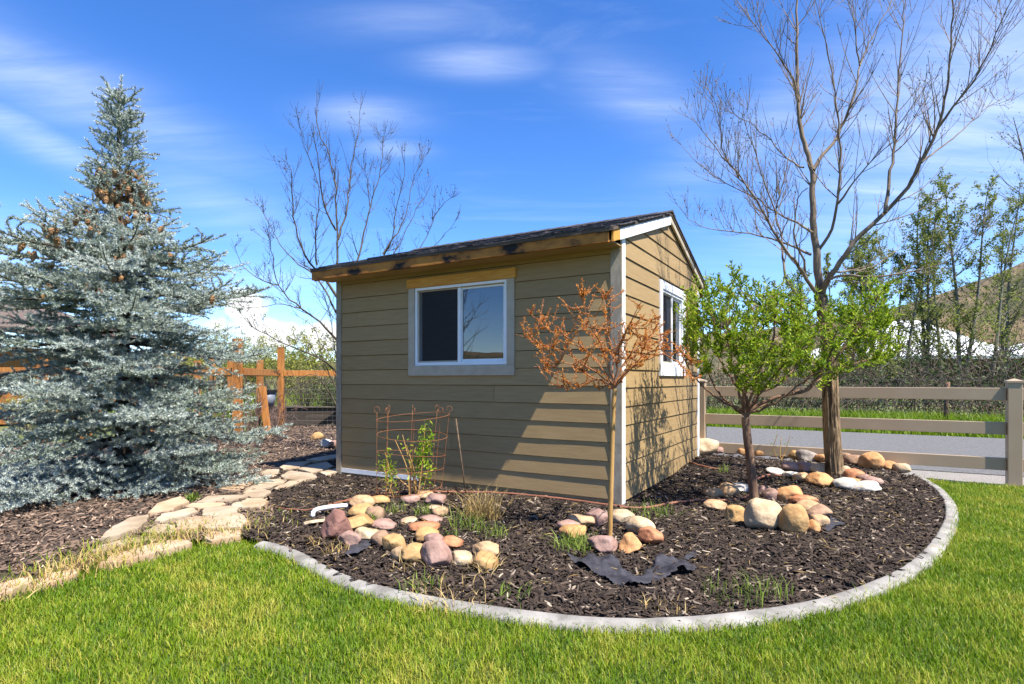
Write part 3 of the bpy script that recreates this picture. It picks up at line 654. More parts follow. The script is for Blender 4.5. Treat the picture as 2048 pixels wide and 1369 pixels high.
sub(spruce, 'trunk', TT.mesh('trunk', M['bark_dark']))
mb = MB(); rr = []; zs = np.linspace(0, -.095, 9)
for i, zc in enumerate(zs): rr.append(.005 + .0165 * math.sin(math.pi * min(1, (i + .6) / 9.0)) * (1.12 if i % 2 else .9))
mb.tube([(0, 0, q) for q in zs], rr, 8); cone_me = mb.mesh('cone', M['cone'])
cone_pts = [p for p in cone_pts if p[1] < SY + .35]; rg.shuffle(cone_pts)
for i, p in enumerate(cone_pts[:280]):
    o = link('cone', cone_me, spruce, Vector(p) - spruce.location - Vector((0, 0, .035)), (rg.normal(0, .3), rg.normal(0, .3), rg.random() * 6)); o.scale = (1.25, 1.25, rg.uniform(.8, 1.15))
NEEDLES = n

# ------------------------------------------------------------------ large young tree by the fence (right)
rg = np.random.default_rng(5)
TY = 6.49; bx, by, bz = at(1672, 962, TY)
big = tree('shade_tree', 'tall bare tree with rough trunk and opening buds beside ranch fence', 'tree', None, (bx, by, 0))
c3 = lambda u, v: (1340 + .453 * u, .453 * v)
def L3(pts, y0, y1, conv=c3):
    n = len(pts); return [at(*conv(*p), y0 + (y1 - y0) * i / (n - 1)) for i, p in enumerate(pts)]
C = Crown(rg)
# trunk: rough lower bole with ridged bark, its own mesh
tp_px = [(1672, 968), (1668, 930), (1664, 870), (1661, 800), (1659, 730), (1654, 660), (1644, 610), (1641, 590)]
P = spline([at(x, y, TY) for x, y in tp_px], .035); P[0, 2] = -.02
ns = 72; V = []; rads = np.interp(np.linspace(0, 1, len(P)), [0, .05, .2, .6, 1.0], [.112, .090, .080, .074, .062])
for i, p in enumerate(P):
    for k in range(ns):
        a = 2 * math.pi * k / ns
        rdg = abs(mnoise.noise((math.cos(a) * 4.6, math.sin(a) * 4.6, p[2] * 1.8))) * .85 + abs(mnoise.noise((math.cos(a) * 10, math.sin(a) * 10, p[2] * 6))) * .5
        r = rads[i] * (1.14 - .62 * max(0, .42 - rdg) * (1.25 if p[2] < 1.75 else .3)); V.append((p[0] + math.cos(a) * r, p[1] + math.sin(a) * r, p[2]))
Fq = [(i * ns + k, i * ns + (k + 1) % ns, (i + 1) * ns + (k + 1) % ns, (i + 1) * ns + k) for i in range(len(P) - 1) for k in range(ns)]
sub(big, 'trunk', mesh_np('trunk', V, Fq, M['bark'], smooth=True))
limbs = [  # points, y0, y1, r0, r1, twigs, twig length
    ([(664, 1369), (657, 1240), (650, 1120), (636, 1040), (632, 900), (630, 760), (602, 660), (572, 540), (566, 400), (560, 200), (556, -40)], TY, TY + .15, .078, .016, 34, .75),
    ([(672, 1310), (690, 1250), (730, 1190), (820, 1065), (950, 940), (1050, 825), (1110, 720), (1180, 570), (1222, 400), (1240, 200), (1250, -30)], TY, TY - 1.0, .052, .010, 34, .8),
    ([(950, 940), (968, 820), (990, 640), (1008, 400), (1018, 240), (1040, -30)], TY - .45, TY - .25, .030, .007, 26, .7),
    ([(1180, 570), (1250, 470), (1370, 310), (1440, 150), (1520, -10)], TY - .75, TY - 1.3, .020, .005, 26, .7),
    ([(1110, 720), (1250, 610), (1400, 480), (1545, 385)], TY - .65, TY - .3, .016, .003, 20, .55),
    ([(632, 752), (680, 680), (745, 590), (810, 430), (838, 290), (880, 190), (1000, -30)], TY + .05, TY + .5, .034, .007, 30, .7),
    ([(838, 290), (820, 160), (800, -30)], TY + .35, TY + .3, .016, .006, 14, .6),
    ([(652, 1110), (715, 1010), (742, 880), (750, 650), (728, 400), (690, 200), (640, 0)], TY + .05, TY - .7, .030, .005, 28, .65),
    ([(742, 900), (790, 830), (900, 700), (1000, 620), (1080, 520), (1140, 430)], TY - .3, TY - 1.1, .018, .003, 20, .55),
    ([(570, 450), (540, 350), (480, 250), (380, 120), (285, 5)], TY + .1, TY - .2, .020, .004, 22, .6),
    ([(650, 1300), (600, 1230), (550, 1150), (480, 1060), (385, 890), (300, 770), (190, 640), (90, 520)], TY, TY - .8, .036, .004, 34, .6),
    ([(600, 1230), (588, 1150), (550, 1050), (566, 880), (610, 830)], TY, TY - .4, .024, .008, 8, .4),
    ([(560, 1300), (510, 1220), (495, 1110), (492, 1040), (466, 950), (505, 780), (540, 640), (556, 530)], TY - .1, TY + .6, .028, .005, 24, .6),
    ([(622, 1125), (560, 1095), (480, 1065), (380, 1035), (250, 1020), (110, 990), (20, 890)], TY, TY + .6, .024, .003, 26, .5),
    ([(630, 1030), (560, 985), (470, 940), (370, 870), (250, 810), (120, 720), (35, 620)], TY, TY + .9, .022, .003, 30, .55),
    ([(470, 950), (400, 760), (360, 600), (340, 450)], TY - .3, TY - .6, .016, .003, 18, .5),
    ([(380, 880), (250, 700), (220, 560), (190, 430), (100, 350)], TY - .5, TY - .9, .015, .003, 20, .5),
    ([(590, 740), (540, 720), (420, 600), (330, 530), (200, 470), (120, 400)], TY, TY + .7, .016, .003, 20, .5),
    ([(690, 1205), (860, 1190), (970, 1130), (1060, 1030)], TY - .1, TY + .7, .022, .004, 12, .45),
    ([(690, 1255), (740, 1218), (900, 1220), (1160, 1180), (1310, 1080), (1440, 940)], TY - .1, TY - 1.2, .026, .003, 20, .45),
    ([(740, 1240), (880, 1250), (1000, 1252), (1080, 1255)], TY, TY - .9, .013, .003, 6, .3),
]
for pts, y0, y1, r0, r1, nt_, tl_ in limbs:
    P, R = C.limb(L3(pts, y0, y1), r0 * .70, r1 * .6, 8 if r0 > .03 else 6); C.twigs(P, R, int(nt_ * .82), tl_ * 1.15, .6, 3, .18, .85, 3, .008, .0021, fwd=.75)
sub(big, 'limbs', C.T.mesh('limbs', M['bark_grey']))
Pt, Dt, = [], []
for p, dd in C.tips:
    if rg.random() < .55: Pt.append(p + rg.normal(0, .006, 3)); Dt.append(dd + rg.normal(0, .5, 3))
for q in C.nodes:
    for j in range(1, 5):
        if rg.random() < .10: Pt.append(q[j]); Dt.append(rg.normal(0, 1, 3) + (0, 0, .5))
n = len(Pt); V, Fq = leaves(np.array(Pt), np.array(Dt), rg.uniform(.014, .034, n), rg.uniform(.006, .013, n), rg)
sub(big, 'buds', mesh_np('buds', V, Fq, M['bud'], np.repeat(rg.random(n), 4)))['kind'] = 'stuff'

# ------------------------------------------------------------------ bare tree behind the shed's left end
rg = np.random.default_rng(9); BY = 9.4; bx, by, bz = at(678, 900, BY)
bt = tree('bare_tree', 'leafless multi limbed tree behind the left end of the shed', 'tree', None, (bx, by, 0))
c3b = lambda u, v: (400 + .3653 * u, 180 + .3653 * v); C = Crown(rg)
limbs = [([(768, 2000), (766, 1600), (762, 1200), (752, 930), (754, 800), (742, 640), (738, 500), (690, 320), (650, 220), (636, 0)], BY, BY - .2, .075, .005, 40, .6),
         ([(756, 820), (800, 680), (820, 540), (830, 390), (866, 240), (884, 40)], BY, BY + .6, .030, .004, 26, .55),
         ([(745, 770), (680, 640), (655, 500), (640, 350), (610, 200)], BY, BY - .7, .026, .004, 24, .5),
         ([(762, 1150), (680, 1030), (600, 950), (530, 800), (505, 640), (498, 440), (430, 350)], BY, BY - .6, .040, .004, 30, .55),
         ([(640, 960), (630, 780), (650, 560), (560, 260), (538, 140)], BY - .2, BY - .9, .022, .003, 22, .5),
         ([(764, 1250), (640, 1030), (480, 900), (370, 720), (300, 600)], BY, BY + .6, .030, .003, 24, .5),
         ([(762, 1380), (690, 1300), (560, 1200), (430, 1070), (390, 880), (360, 730)], BY, BY - .8, .036, .004, 28, .5),
         ([(430, 1070), (340, 1040), (230, 960), (170, 820)], BY - .5, BY - .2, .016, .003, 16, .4),
         ([(560, 1200), (420, 1170), (300, 1200), (180, 1170)], BY - .4, BY - .9, .016, .003, 14, .35),
         ([(764, 1560), (650, 1460), (530, 1420), (400, 1360), (280, 1290), (190, 1180)], BY, BY - 1.0, .032, .003, 28, .4),
         ([(765, 1700), (680, 1480), (620, 1300), (500, 1220)], BY, BY - .3, .022, .003, 14, .4),
         ([(750, 1480), (720, 1300), (690, 1150), (610, 1050)], BY, BY - .5, .018, .003, 16, .4),
         ([(764, 1760), (640, 1560), (500, 1600), (400, 1530)], BY, BY - .5, .026, .003, 14, .35),
         ([(760, 1100), (840, 1000), (880, 860), (930, 640), (990, 440), (1000, 250)], BY, BY + .3, .036, .004, 30, .55),
         ([(930, 640), (905, 450), (900, 330)], BY + .2, BY, .014, .003, 12, .4),
         ([(762, 1180), (940, 980), (1040, 850), (1080, 620), (1120, 470), (1100, 310)], BY, BY - .5, .034, .004, 28, .5),
         ([(1000, 900), (1130, 680), (1150, 550), (1240, 300)], BY - .3, BY - .1, .020, .003, 22, .5),
         ([(764, 1300), (1000, 1000), (1080, 870), (1190, 650), (1290, 470)], BY, BY + .5, .030, .003, 22, .5),
         ([(764, 1400), (1000, 1100), (1210, 850), (1280, 690), (1290, 520)], BY, BY + .2, .030, .003, 20, .45),
         ([(1270, 710), (1340, 620), (1410, 560)], BY + .2, BY, .012, .0025, 10, .35),
         ([(764, 1450), (1050, 1120), (1300, 830), (1390, 740), (1430, 630)], BY, BY - .2, .024, .003, 12, .35)]
for pts, y0, y1, r0, r1, nt_, tl_ in limbs:
    P, R = C.limb(L3(pts, y0, y1, c3b), r0 * .68, r1 * .75, 6, .12, .010); C.twigs(P, R, int(nt_ * .75), tl_ * 1.15, .55, 3, .2, .8, 3, .007, .0024)
sub(bt, 'limbs', C.T.mesh('limbs', M['bark_back']))
Pt = []; Dt = []
for q in C.nodes:
    for j in range(1, 6):
        if rg.random() < .10: Pt.append(q[j]); Dt.append(rg.normal(0, 1, 3))
n = len(Pt); V, Fq = leaves(np.array(Pt), np.array(Dt), rg.uniform(.02, .036, n), rg.uniform(.012, .02, n), rg)
sub(bt, 'buds', mesh_np('buds', V, Fq, M['bud'], np.repeat(rg.random(n) * .5, 4)))['kind'] = 'stuff'

# ------------------------------------------------------------------ small trees with a crown volume
def fill_crown(C, poly_px, Yc, hd, n, limb_pts, rng, side_twigs=2, r=.004):
    """n shoots inside the crown: each grows from the nearest limb point to a target in the crown volume"""
    poly = np.array(poly_px, float); lo, hi = poly.min(0), poly.max(0); mid = (lo + hi) / 2; half = (hi - lo) / 2
    LP = np.concatenate(limb_pts); shoots = []
    while len(shoots) < n:
        u = lo + rng.random(2) * (hi - lo)
        if not inpoly(u[:1], u[1:], poly)[0]: continue
        f = math.sqrt(max(.06, 1 - ((u[0] - mid[0]) / half[0]) ** 2)); Y = Yc + hd * f * rng.uniform(-1, 1)
        e = np.array(at(u[0], u[1], Y)); dist = np.linalg.norm(LP - e, axis=1) + .35 * np.maximum(0, LP[:, 2] - e[2] + .05) * 3
        j = np.argmin(dist + rng.random(len(LP)) * .18); s = LP[j]; ctr = s + (e - s) * .5 + np.array((0, 0, -.04)) + rng.normal(0, .02, 3)
        q = spline([s, ctr, e], .06); C.T.add(q, np.linspace(r, .0014, len(q)), 4); shoots.append(q)
    return shoots
# green leafy standard tree
rg = np.random.default_rng(31); GY_ = 5.36; bx, by, bz = at(1508, 1008, GY_)
gt = tree('small_leafy_tree', 'small tree with dense bright green leaves inside a cobble ring', 'tree', None, (bx, by, 0))
cg = lambda u, v: (1340 + .38 * u, 500 + .38 * v); C = Crown(rg)
P, R = C.limb([at(1510, 1015, GY_), at(1506, 975, GY_), at(1500, 915, GY_), at(1494, 870, GY_), at(1491, 835, GY_)], .046, .036, 12, .05, .002)
sub(gt, 'trunk', C.T.mesh('trunk', M['bark_brown'])); C = Crown(rg); lp = []
for pts, dy, r0 in (([(398, 880), (440, 830), (520, 790), (600, 765), (720, 740), (790, 660), (900, 540), (1040, 340), (1100, 240)], -.25, .024), ([(400, 860), (470, 755), (560, 715), (640, 640), (720, 520), (800, 400)], .45, .018),
                    ([(398, 870), (400, 690), (428, 500), (440, 330), (350, 180)], .1, .02), ([(400, 860), (470, 640), (540, 470), (570, 220)], -.35, .017), ([(398, 870), (340, 830), (230, 770), (110, 650), (70, 560)], -.2, .02),
                    ([(398, 865), (340, 700), (240, 520), (230, 220)], .35, .017), ([(395, 865), (300, 800), (220, 690), (150, 420)], .3, .015), ([(400, 870), (520, 800), (700, 730), (860, 640), (1100, 560)], .3, .015), ([(398, 870), (380, 760), (330, 620), (300, 420)], -.5, .015), ([(400, 870), (500, 720), (620, 560), (700, 250)], -.55, .015),
                    ([(400, 870), (560, 800), (700, 700), (820, 600), (880, 420)], -.6, .014)):
    P, R = C.limb(L3(pts, GY_, GY_ + dy, cg), r0, .005, 6, .05, .006); lp.append(P[len(P) // 4:])
crown = [cg(*p) for p in ((60, 560), (50, 430), (80, 300), (130, 220), (230, 150), (300, 190), (330, 90), (380, 170), (430, 240), (520, 200), (560, 130), (600, 210), (700, 170), (740, 270), (850, 345), (950, 300), (1000, 240), (1090, 180), (1150, 180), (1170, 290), (1200, 350), (1130, 420), (1180, 560), (1100, 590), (980, 540), (930, 660), (830, 690), (700, 640), (560, 690), (440, 770), (330, 700), (180, 620))]
sh_ = fill_crown(C, crown, GY_, .78, 420, lp, rg)
Pt = []; Dt = []
for q in sh_:
    t = unit(q[-1] - q[-2]); ext = q[-1] + (unit(t * .6 + np.array((0, 0, .55)) + rg.normal(0, .35, 3))) * rg.uniform(.09, .24); C.T.add(np.array([q[-1], ext]), .0016, 3); qq = np.vstack([q, ext])
    m = len(qq); k = rg.integers(54, 96); u = (rg.random(k) ** .7) * (m - 1); i = np.minimum(u.astype(int), m - 2); pp = qq[i] + (qq[i + 1] - qq[i]) * (u - i)[:, None]
    keep = u > (m - 1) * .42; Pt.append(pp[keep]); Dt.append(unit(rg.normal(size=(keep.sum(), 3))) * .9 + unit(qq[i + 1] - qq[i])[keep] * .6 + np.array((0, 0, .35)))
Pt = np.concatenate(Pt); Dt = np.concatenate(Dt); n = len(Pt)
V, Fq = leaves(Pt, Dt, rg.uniform(.020, .060, n), rg.uniform(.009, .019, n), rg)
sub(gt, 'limbs', C.T.mesh('limbs', M['bark_brown']))
sub(gt, 'leaves', mesh_np('leaves', V, Fq, M['leaf_green'], np.clip(np.repeat(rg.normal(.5, .3, n), 4), 0, 1)))['kind'] = 'stuff'
# orange budding sapling
rg = np.random.default_rng(41); OY = 4.22; bx, by, bz = at(1220, 1075, OY)
ot = tree('budding_sapling', 'slender sapling with orange budding twigs in front of shed corner', 'tree', None, (bx, by, 0))
co = lambda u, v: (1000 + .4676 * u, 400 + .4676 * v); C = Crown(rg)
C.limb([at(1219.5, 1082, OY), at(1221, 1010, OY), at(1223.5, 930, OY), at(1226, 860, OY), at(1228, 800, OY), at(1230, 778, OY)], .0195, .0165, 12, .05, .0012)
sub(ot, 'trunk', C.T.mesh('trunk', M['bark_tan'])); C = Crown(rg); lp = []
for pts, dy in (([(490, 800), (420, 700), (330, 610), (220, 560), (110, 470)], .2), ([(490, 800), (440, 640), (380, 520), (340, 380)], -.25), ([(490, 800), (480, 640), (450, 500), (440, 370)], .3), ([(490, 800), (400, 760), (300, 700), (150, 715)], -.2), ([(490, 800), (410, 740), (250, 640), (75, 575)], .1),
                ([(490, 800), (510, 640), (560, 520), (610, 430)], -.2), ([(490, 800), (560, 700), (640, 600), (690, 500)], .3), ([(490, 805), (600, 680), (720, 640), (860, 700)], -.15), ([(490, 805), (560, 720), (700, 660), (800, 740), (840, 790)], -.35), ([(490, 805), (420, 770), (330, 790), (240, 800)], .15), ([(490, 800), (540, 690), (650, 590), (760, 560)], 0)):
    P, R = C.limb(L3(pts, OY, OY + dy, co), .0075, .0022, 5, .05, .006); lp.append(P); C.twigs(P, R, 9, .18, .25, 1, .25, .8, 4, .004, .0016)
crown = [co(*p) for p in ((70, 570), (110, 440), (200, 420), (330, 345), (440, 340), (520, 380), (600, 430), (690, 480), (760, 560), (860, 680), (800, 760), (680, 680), (560, 740), (420, 800), (250, 805), (140, 720))]
sh_ = fill_crown(C, crown, OY, .42, 150, lp, rg, r=.004)
Pt = []; Dt = []
for q in list(sh_) + list(C.nodes):
    m = len(q); k = rg.integers(34, 52) if len(q) > 3 else 16; u = rg.random(k) * (m - 1); i = np.minimum(u.astype(int), m - 2); pp = q[i] + (q[i + 1] - q[i]) * (u - i)[:, None]
    Pt.append(pp); Dt.append(rg.normal(size=(k, 3)) + unit(q[i + 1] - q[i]) * .6)
Pt = np.concatenate(Pt); Dt = np.concatenate(Dt); n = len(Pt); V, Fq = leaves(Pt, Dt, rg.uniform(.010, .022, n), rg.uniform(.005, .010, n), rg)
sub(ot, 'limbs', C.T.mesh('limbs', M['twig_red']))
sub(ot, 'buds', mesh_np('buds', V, Fq, M['leaf_orange'], np.clip(np.repeat(rg.normal(.5, .25, n), 4), 0, 1)))['kind'] = 'stuff'

# ------------------------------------------------------------------ aspens beyond the lane, a bare tree at the frame edge
def aspen(px, py_top, Y, seed, label, leafy=1.0, group='aspens beyond the lane', width=.16, name='aspen_tree', bare=False, stems=1):
    rng = np.random.default_rng(seed); x, y, _ = at(px, 760, Y); top = at(px, py_top, Y)[2]; o = tree(name, label, 'tree', group, (x, y, -.05)); C = Crown(rng)
    for s_ in range(stems):
        hh = top * rng.uniform(.8, 1.0) if s_ else top; lean = rng.normal(0, .05, 2) + (rng.normal(0, .05, 2) if stems > 1 else 0)
        zs = np.linspace(0, 1, 12); P = np.stack([x + lean[0] * zs * hh + .02 * hh * np.sin(zs * 6 + seed) * zs, y + lean[1] * zs * hh, -.05 + zs * hh], 1); R = .010 * hh * (1 - zs * .93) + .006
        C.T.add(P, R, 5); nb = int(22 + hh * 2.2)
        for b in range(nb):
            u = rng.uniform(.14, .97); j = u * 11; i = int(j); p = P[i] + (P[min(i + 1, 11)] - P[i]) * (j - i); a = rng.random() * 6.28; ln = hh * width * (1.15 - .75 * u) * rng.uniform(.6, 1.25)
            e = rng.uniform(.35, .95); d = np.array((math.cos(a) * math.cos(e), math.sin(a) * math.cos(e), math.sin(e))); q = [p]
            for _ in range(4): d = unit(d + np.array((0, 0, .13)) + rng.normal(0, .12, 3)); q.append(q[-1] + d * ln / 4)
            q = np.array(q); C.T.add(q, np.linspace(max(.006, R[i] * .4), .004, 5), 3); C.nodes.append(q)
            for _t in range(5):
                k = rng.integers(1, 5); d2 = unit(d + rng.normal(0, .6, 3)); q2 = np.array([q[k], q[k] + d2 * ln * .22, q[k] + d2 * ln * .4 + np.array((0, 0, .05 * ln))]); C.T.add(q2, [.005, .004, .003], 3); C.nodes.append(q2)
    sub(o, 'trunk', C.T.mesh('trunk', M['bark_aspen'] if not bare else M['bark_back']))
    Pt = []; Dt = []
    for q in C.nodes:
        m = len(q); k = rng.poisson(13 * leafy)
        if not k: continue
        u = rng.random(k) * (m - 1); i = np.minimum(u.astype(int), m - 2); Pt.append(q[i] + (q[i + 1] - q[i]) * (u - i)[:, None] + rng.normal(0, .05, (k, 3))); Dt.append(rng.normal(size=(k, 3)))
    if Pt:
        Pt = np.concatenate(Pt); n = len(Pt); V, Fq = leaves(Pt, np.concatenate(Dt), rng.uniform(.06, .12, n) * Y / 26, rng.uniform(.04, .08, n) * Y / 26, rng)
        sub(o, 'leaves', mesh_np('leaves', V, Fq, M['leaf_aspen'], np.repeat(rng.random(n), 4)))['kind'] = 'stuff'
    return o
for i, a in enumerate(((1922, 348, 26, 'tallest young aspen in front of the right hillside', 1.15, 2), (1850, 378, 27, 'second tallest aspen, just left of the tallest one', .95, 2), (1885, 395, 30, 'slim aspen between the two tallest aspens', .9, 1),
                       (1800, 432, 27, 'leafy aspen over the white roof peak', 1.0, 2), (1765, 470, 25, 'shorter aspen right behind the crown of the small leafy tree', 1.1, 2), (1720, 455, 30, 'aspen seen through the big limb of the shade tree', .9, 2),
                       (1690, 500, 26, 'low aspen close to the right of the shade tree trunk', 1.0, 2), (1600, 540, 28, 'lowest aspen, left of the shade tree trunk', .9, 2), (1975, 392, 27, 'thin aspen right of the tallest one, sparse leaves', .55, 1), (2010, 372, 29, 'sparse aspen near the right frame edge', .5, 2), (1545, 560, 31, 'far aspen tip seen above the small leafy tree', .8, 1), (1655, 515, 31, 'aspen directly behind the shade tree trunk', .9, 1))):
    aspen(a[0], a[1], a[2], 100 + i, a[3], a[4], stems=a[5], width=.15)
aspen(-11.5 / 1.2 * F + CX, 760 - 5.2 / 1.2 * F, 1.2, 150, 'leafy tree left of the viewer, mirrored in the front window', .9, None, .2, 'young_tree', False, 2)
aspen(2210, 170, 27, 140, 'bare spreading tree cut by the right frame edge', .12, None, .30, 'bare_tree', True, 2)

# ------------------------------------------------------------------ brush, bushes and fields in the background
def bush(px, py, Y, w, h, seed, label, leafm, name='bush', nl=2500, stems=40, leaf=.05, group=None, stemm='brush', cat='bush', z0=-.05):
    rng = np.random.default_rng(seed); x, y, _ = at(px, py, Y); o = tree(name, label, cat, group, (x, y, z0)); T_ = Tubes(); nodes = []
    for _ in range(stems):
        a = rng.random() * 6.28; r = w / 2 * rng.random() ** .6; e = np.array((x + math.cos(a) * r, y + math.sin(a) * r, z0 + h * rng.uniform(.45, 1.0) * math.sqrt(max(.15, 1 - (r / (w / 2 + .01)) ** 2 * .75))))
        s0 = np.array((x + math.cos(a) * r * .25, y + math.sin(a) * r * .25, z0)); q = spline([s0, (s0 + e) / 2 + np.array((0, 0, .12 * h)) + rng.normal(0, .05 * w, 3), e], h / 6); T_.add(q, np.linspace(.010 + .006 * h, .003, len(q)), 3); nodes.append(q)
        for _t in range(5):
            k = rng.integers(len(q) // 3, len(q)); q2 = np.array([q[k], q[k] + unit(rng.normal(size=3) + (0, 0, .7)) * h * .16, q[k] + unit(rng.normal(size=3) * .7 + (0, 0, 1.0)) * h * .27]); T_.add(q2, [.006, .004, .0025], 3); nodes.append(q2)
    sub(o, 'stems', T_.mesh('stems', M[stemm]))
    if nl:
        k = rng.integers(0, len(nodes), nl); P = np.array([nodes[i][rng.integers(max(0, len(nodes[i]) // 3), len(nodes[i]))] for i in k]) + rng.normal(0, .035 * w ** .5, (nl, 3)); P[:, 2] = np.maximum(P[:, 2], z0 + .03)
        V, Fq = leaves(P, rng.normal(size=(nl, 3)) + (0, 0, .4), rng.uniform(.6, 1.3, nl) * leaf, rng.uniform(.5, .9, nl) * leaf * .6, rng)
        sub(o, 'leaves', mesh_np('leaves', V, Fq, M[leafm], np.clip(np.repeat(rng.normal(.5, .27, nl), 4), 0, 1)))['kind'] = 'stuff'
    return o
def blades(name, P, Ln, Wd, m, var, rng, lean=.35, curl=.35, parent=None):
    n = len(P); a = rng.random(n) * 6.28; hd = np.stack([np.cos(a), np.sin(a), np.zeros(n)], 1); sd = np.stack([-np.sin(a), np.cos(a), np.zeros(n)], 1)
    tw = rng.normal(0, .6, n); sd = sd * np.cos(tw)[:, None] + hd * np.sin(tw)[:, None]
    ln = np.abs(rng.normal(0, lean, n)); L_ = Ln[:, None]; up = np.array((0, 0, 1.0))
    d1 = unit(up + hd * ln[:, None]); d2 = unit(up * (1 - curl) + hd * (ln + curl * 1.2)[:, None]); w = Wd[:, None] / 2
    m1 = P + d1 * L_ * .55; tip = m1 + d2 * L_ * .45
    V = np.stack([P - sd * w, P + sd * w, m1 - sd * w * .8, m1 + sd * w * .8, tip], 1).reshape(-1, 3)
    b = np.arange(n)[:, None] * 5; Fq = np.concatenate([b + np.array([[0, 1, 3]]), b + np.array([[0, 3, 2]]), b + np.array([[2, 3, 4]])])
    me = mesh_np(name, V, Fq, m, np.repeat(np.clip(var, 0, 1), 5)); return me
rg = np.random.default_rng(77)
# tangled roadside thicket: one mass beyond the lane
T_ = Tubes(); lp = []; 
for _ in range(1000):
    t = rg.uniform(-6, 24); n_ = rg.uniform(19.2, 24.5); b0 = D2 * n_ - D1 * t; h = rg.uniform(.6, 1.0) * (1.9 + 1.1 * mnoise.noise((t * .35, n_ * .3, 1.0))); p0 = np.array((b0[0], b0[1], -.05)); e = p0 + np.array((rg.normal(0, .7), rg.normal(0, .5), h))
    q = spline([p0, (p0 + e) / 2 + rg.normal(0, .18, 3), e], .35); T_.add(q, np.linspace(.018, .006, len(q)), 3)
    for _t in range(6):
        k = rg.integers(1, len(q)); d = unit(rg.normal(size=3) + (0, 0, .5)); q2 = np.array([q[k], q[k] + d * .35, q[k] + d * .6 + rg.normal(0, .12, 3)]); T_.add(q2, [.009, .007, .005], 3); lp.append(q2)
    lp.append(q)
o = link('thicket', T_.mesh('thicket', M['brush'])); tag(o, 'tangled leafless brown brush along the far side of the lane', 'thicket', kind='stuff')
k = rg.integers(0, len(lp), 22000); P = np.array([lp[i][rg.integers(0, len(lp[i]))] for i in k]) + rg.normal(0, .12, (len(k), 3)); n = len(P)
V, Fq = leaves(P, rg.normal(size=(n, 3)), rg.uniform(.06, .13, n), rg.uniform(.04, .08, n), rg)
o = link('thicket_leaves', mesh_np('thicket_leaves', V, Fq, M['leaf_dark'], np.repeat(rg.random(n), 4))); tag(o, 'sparse dark olive leaves in the roadside brush', 'foliage', kind='stuff')
# roadside grass
n = 36000; t = rg.uniform(-4, 17, n); nn = rg.uniform(15.35, 18.9, n) ; P = np.stack([D2[0] * nn - D1[0] * t, D2[1] * nn - D1[1] * t, np.full(n, -.06)], 1)
o = link('roadside_grass', blades('roadside_grass', P, rg.uniform(.24, .68, n) * (.25 + .65 * np.clip((nn - 15.3) / 1.2, 0, 1)), rg.uniform(.012, .024, n), M['grass'], rg.random(n) * .5 + .02, rg, .4)); tag(o, 'tall bright green grass on the far verge of the lane', 'grass', kind='stuff')
# field grass, left behind the garden fence
n = 24000; fy = 15.8 + 28 * rg.random(n) ** 1.3; P = np.stack([-.72 * fy + rg.random(n) * .62 * fy, fy, np.full(n, -.06)], 1)
o = link('field_grass', blades('field_grass', P, rg.uniform(.25, .6, n), rg.uniform(.03, .06, n), M['grass'], rg.random(n) * .7, rg, .4)); tag(o, 'unmown green field grass behind the cedar garden fence', 'grass', kind='stuff')

for a in ((640, 700, 24, 4.2, 2.9, 'broad yellow green bush behind the fence, nearest the shed', 'leaf_bush', 5200), (560, 700, 30, 5.0, 3.4, 'yellow green bush behind the tall right fence post', 'leaf_bush', 5200), (510, 700, 27, 4.0, 3.3, 'pale leafy bush between the two tall fence posts', 'leaf_bush', 5200),
          (445, 700, 25, 4.0, 3.0, 'bush right of the spruce, left of the tall corner post', 'leaf_bush', 4600), (380, 700, 28, 5.0, 3.0, 'bush half hidden behind the right side of the spruce', 'leaf_bush', 3000), (655, 800, 16.5, 1.4, 1.5, 'dark green leafy shrub at the raised bed by the shed', 'leaf_dark', 2600),
          (560, 800, 22, 2.5, 1.4, 'bare greyish shrub in the field behind the raised bed', 'leaf_bush', 300), (60, 800, 13.5, 2.2, 1.1, 'low yellow green shrub far left under the spruce boughs', 'leaf_bush', 2600), (610, 760, 19, 2.0, 1.9, 'grey twiggy shrub in front of the broad yellow bush', 'leaf_bush', 250)):
    f_ = 1.6 if a[2] > 21 else 1.0; bush(a[0], a[1], a[2] * f_, a[3] * f_, a[4] * f_ * .95, int(a[0]), a[5], a[6], nl=a[7], leaf=.17 if f_ > 1 else .06, stems=34 if a[7] < 400 else 26)

# white roofed building behind the aspens
wb_c = D2 * 46 - D1 * 3; wb = empty('white_roofed_building', (wb_c[0], wb_c[1], 0), math.atan2(-.5062, .8624)); tag(wb, 'long low building with white metal roof behind the aspens', 'building')
zE = 2.75
MB().box(-5, 18, .6, 8, 0, zE - .2).build('wall', M['wall_brown'], wb)
def hip(x0, x1, y0, y1, ze, zp):
    m = (y0 + y1) / 2; k = (y1 - y0) / 2
    return MB().add([(x0, y0, ze), (x1, y0, ze), (x1, y1, ze), (x0, y1, ze), (x0 + k, m, zp), (x1 - k, m, zp), (x0, y0, ze - .2), (x1, y0, ze - .2), (x1, y1, ze - .2), (x0, y1, ze - .2)],
                    [(0, 1, 5, 4), (1, 2, 5), (2, 3, 4, 5), (3, 0, 4), (0, 6, 7, 1), (1, 7, 8, 2), (2, 8, 9, 3), (3, 9, 6, 0), (9, 8, 7, 6)])
hip(-6, 6.2, -.6, 9, zE, 5.5).build('roof', M['roof_white'], wb); hip(3.5, 19, -1.2, 7, zE - .06, 3.75).build('roof', M['roof_white'], wb)

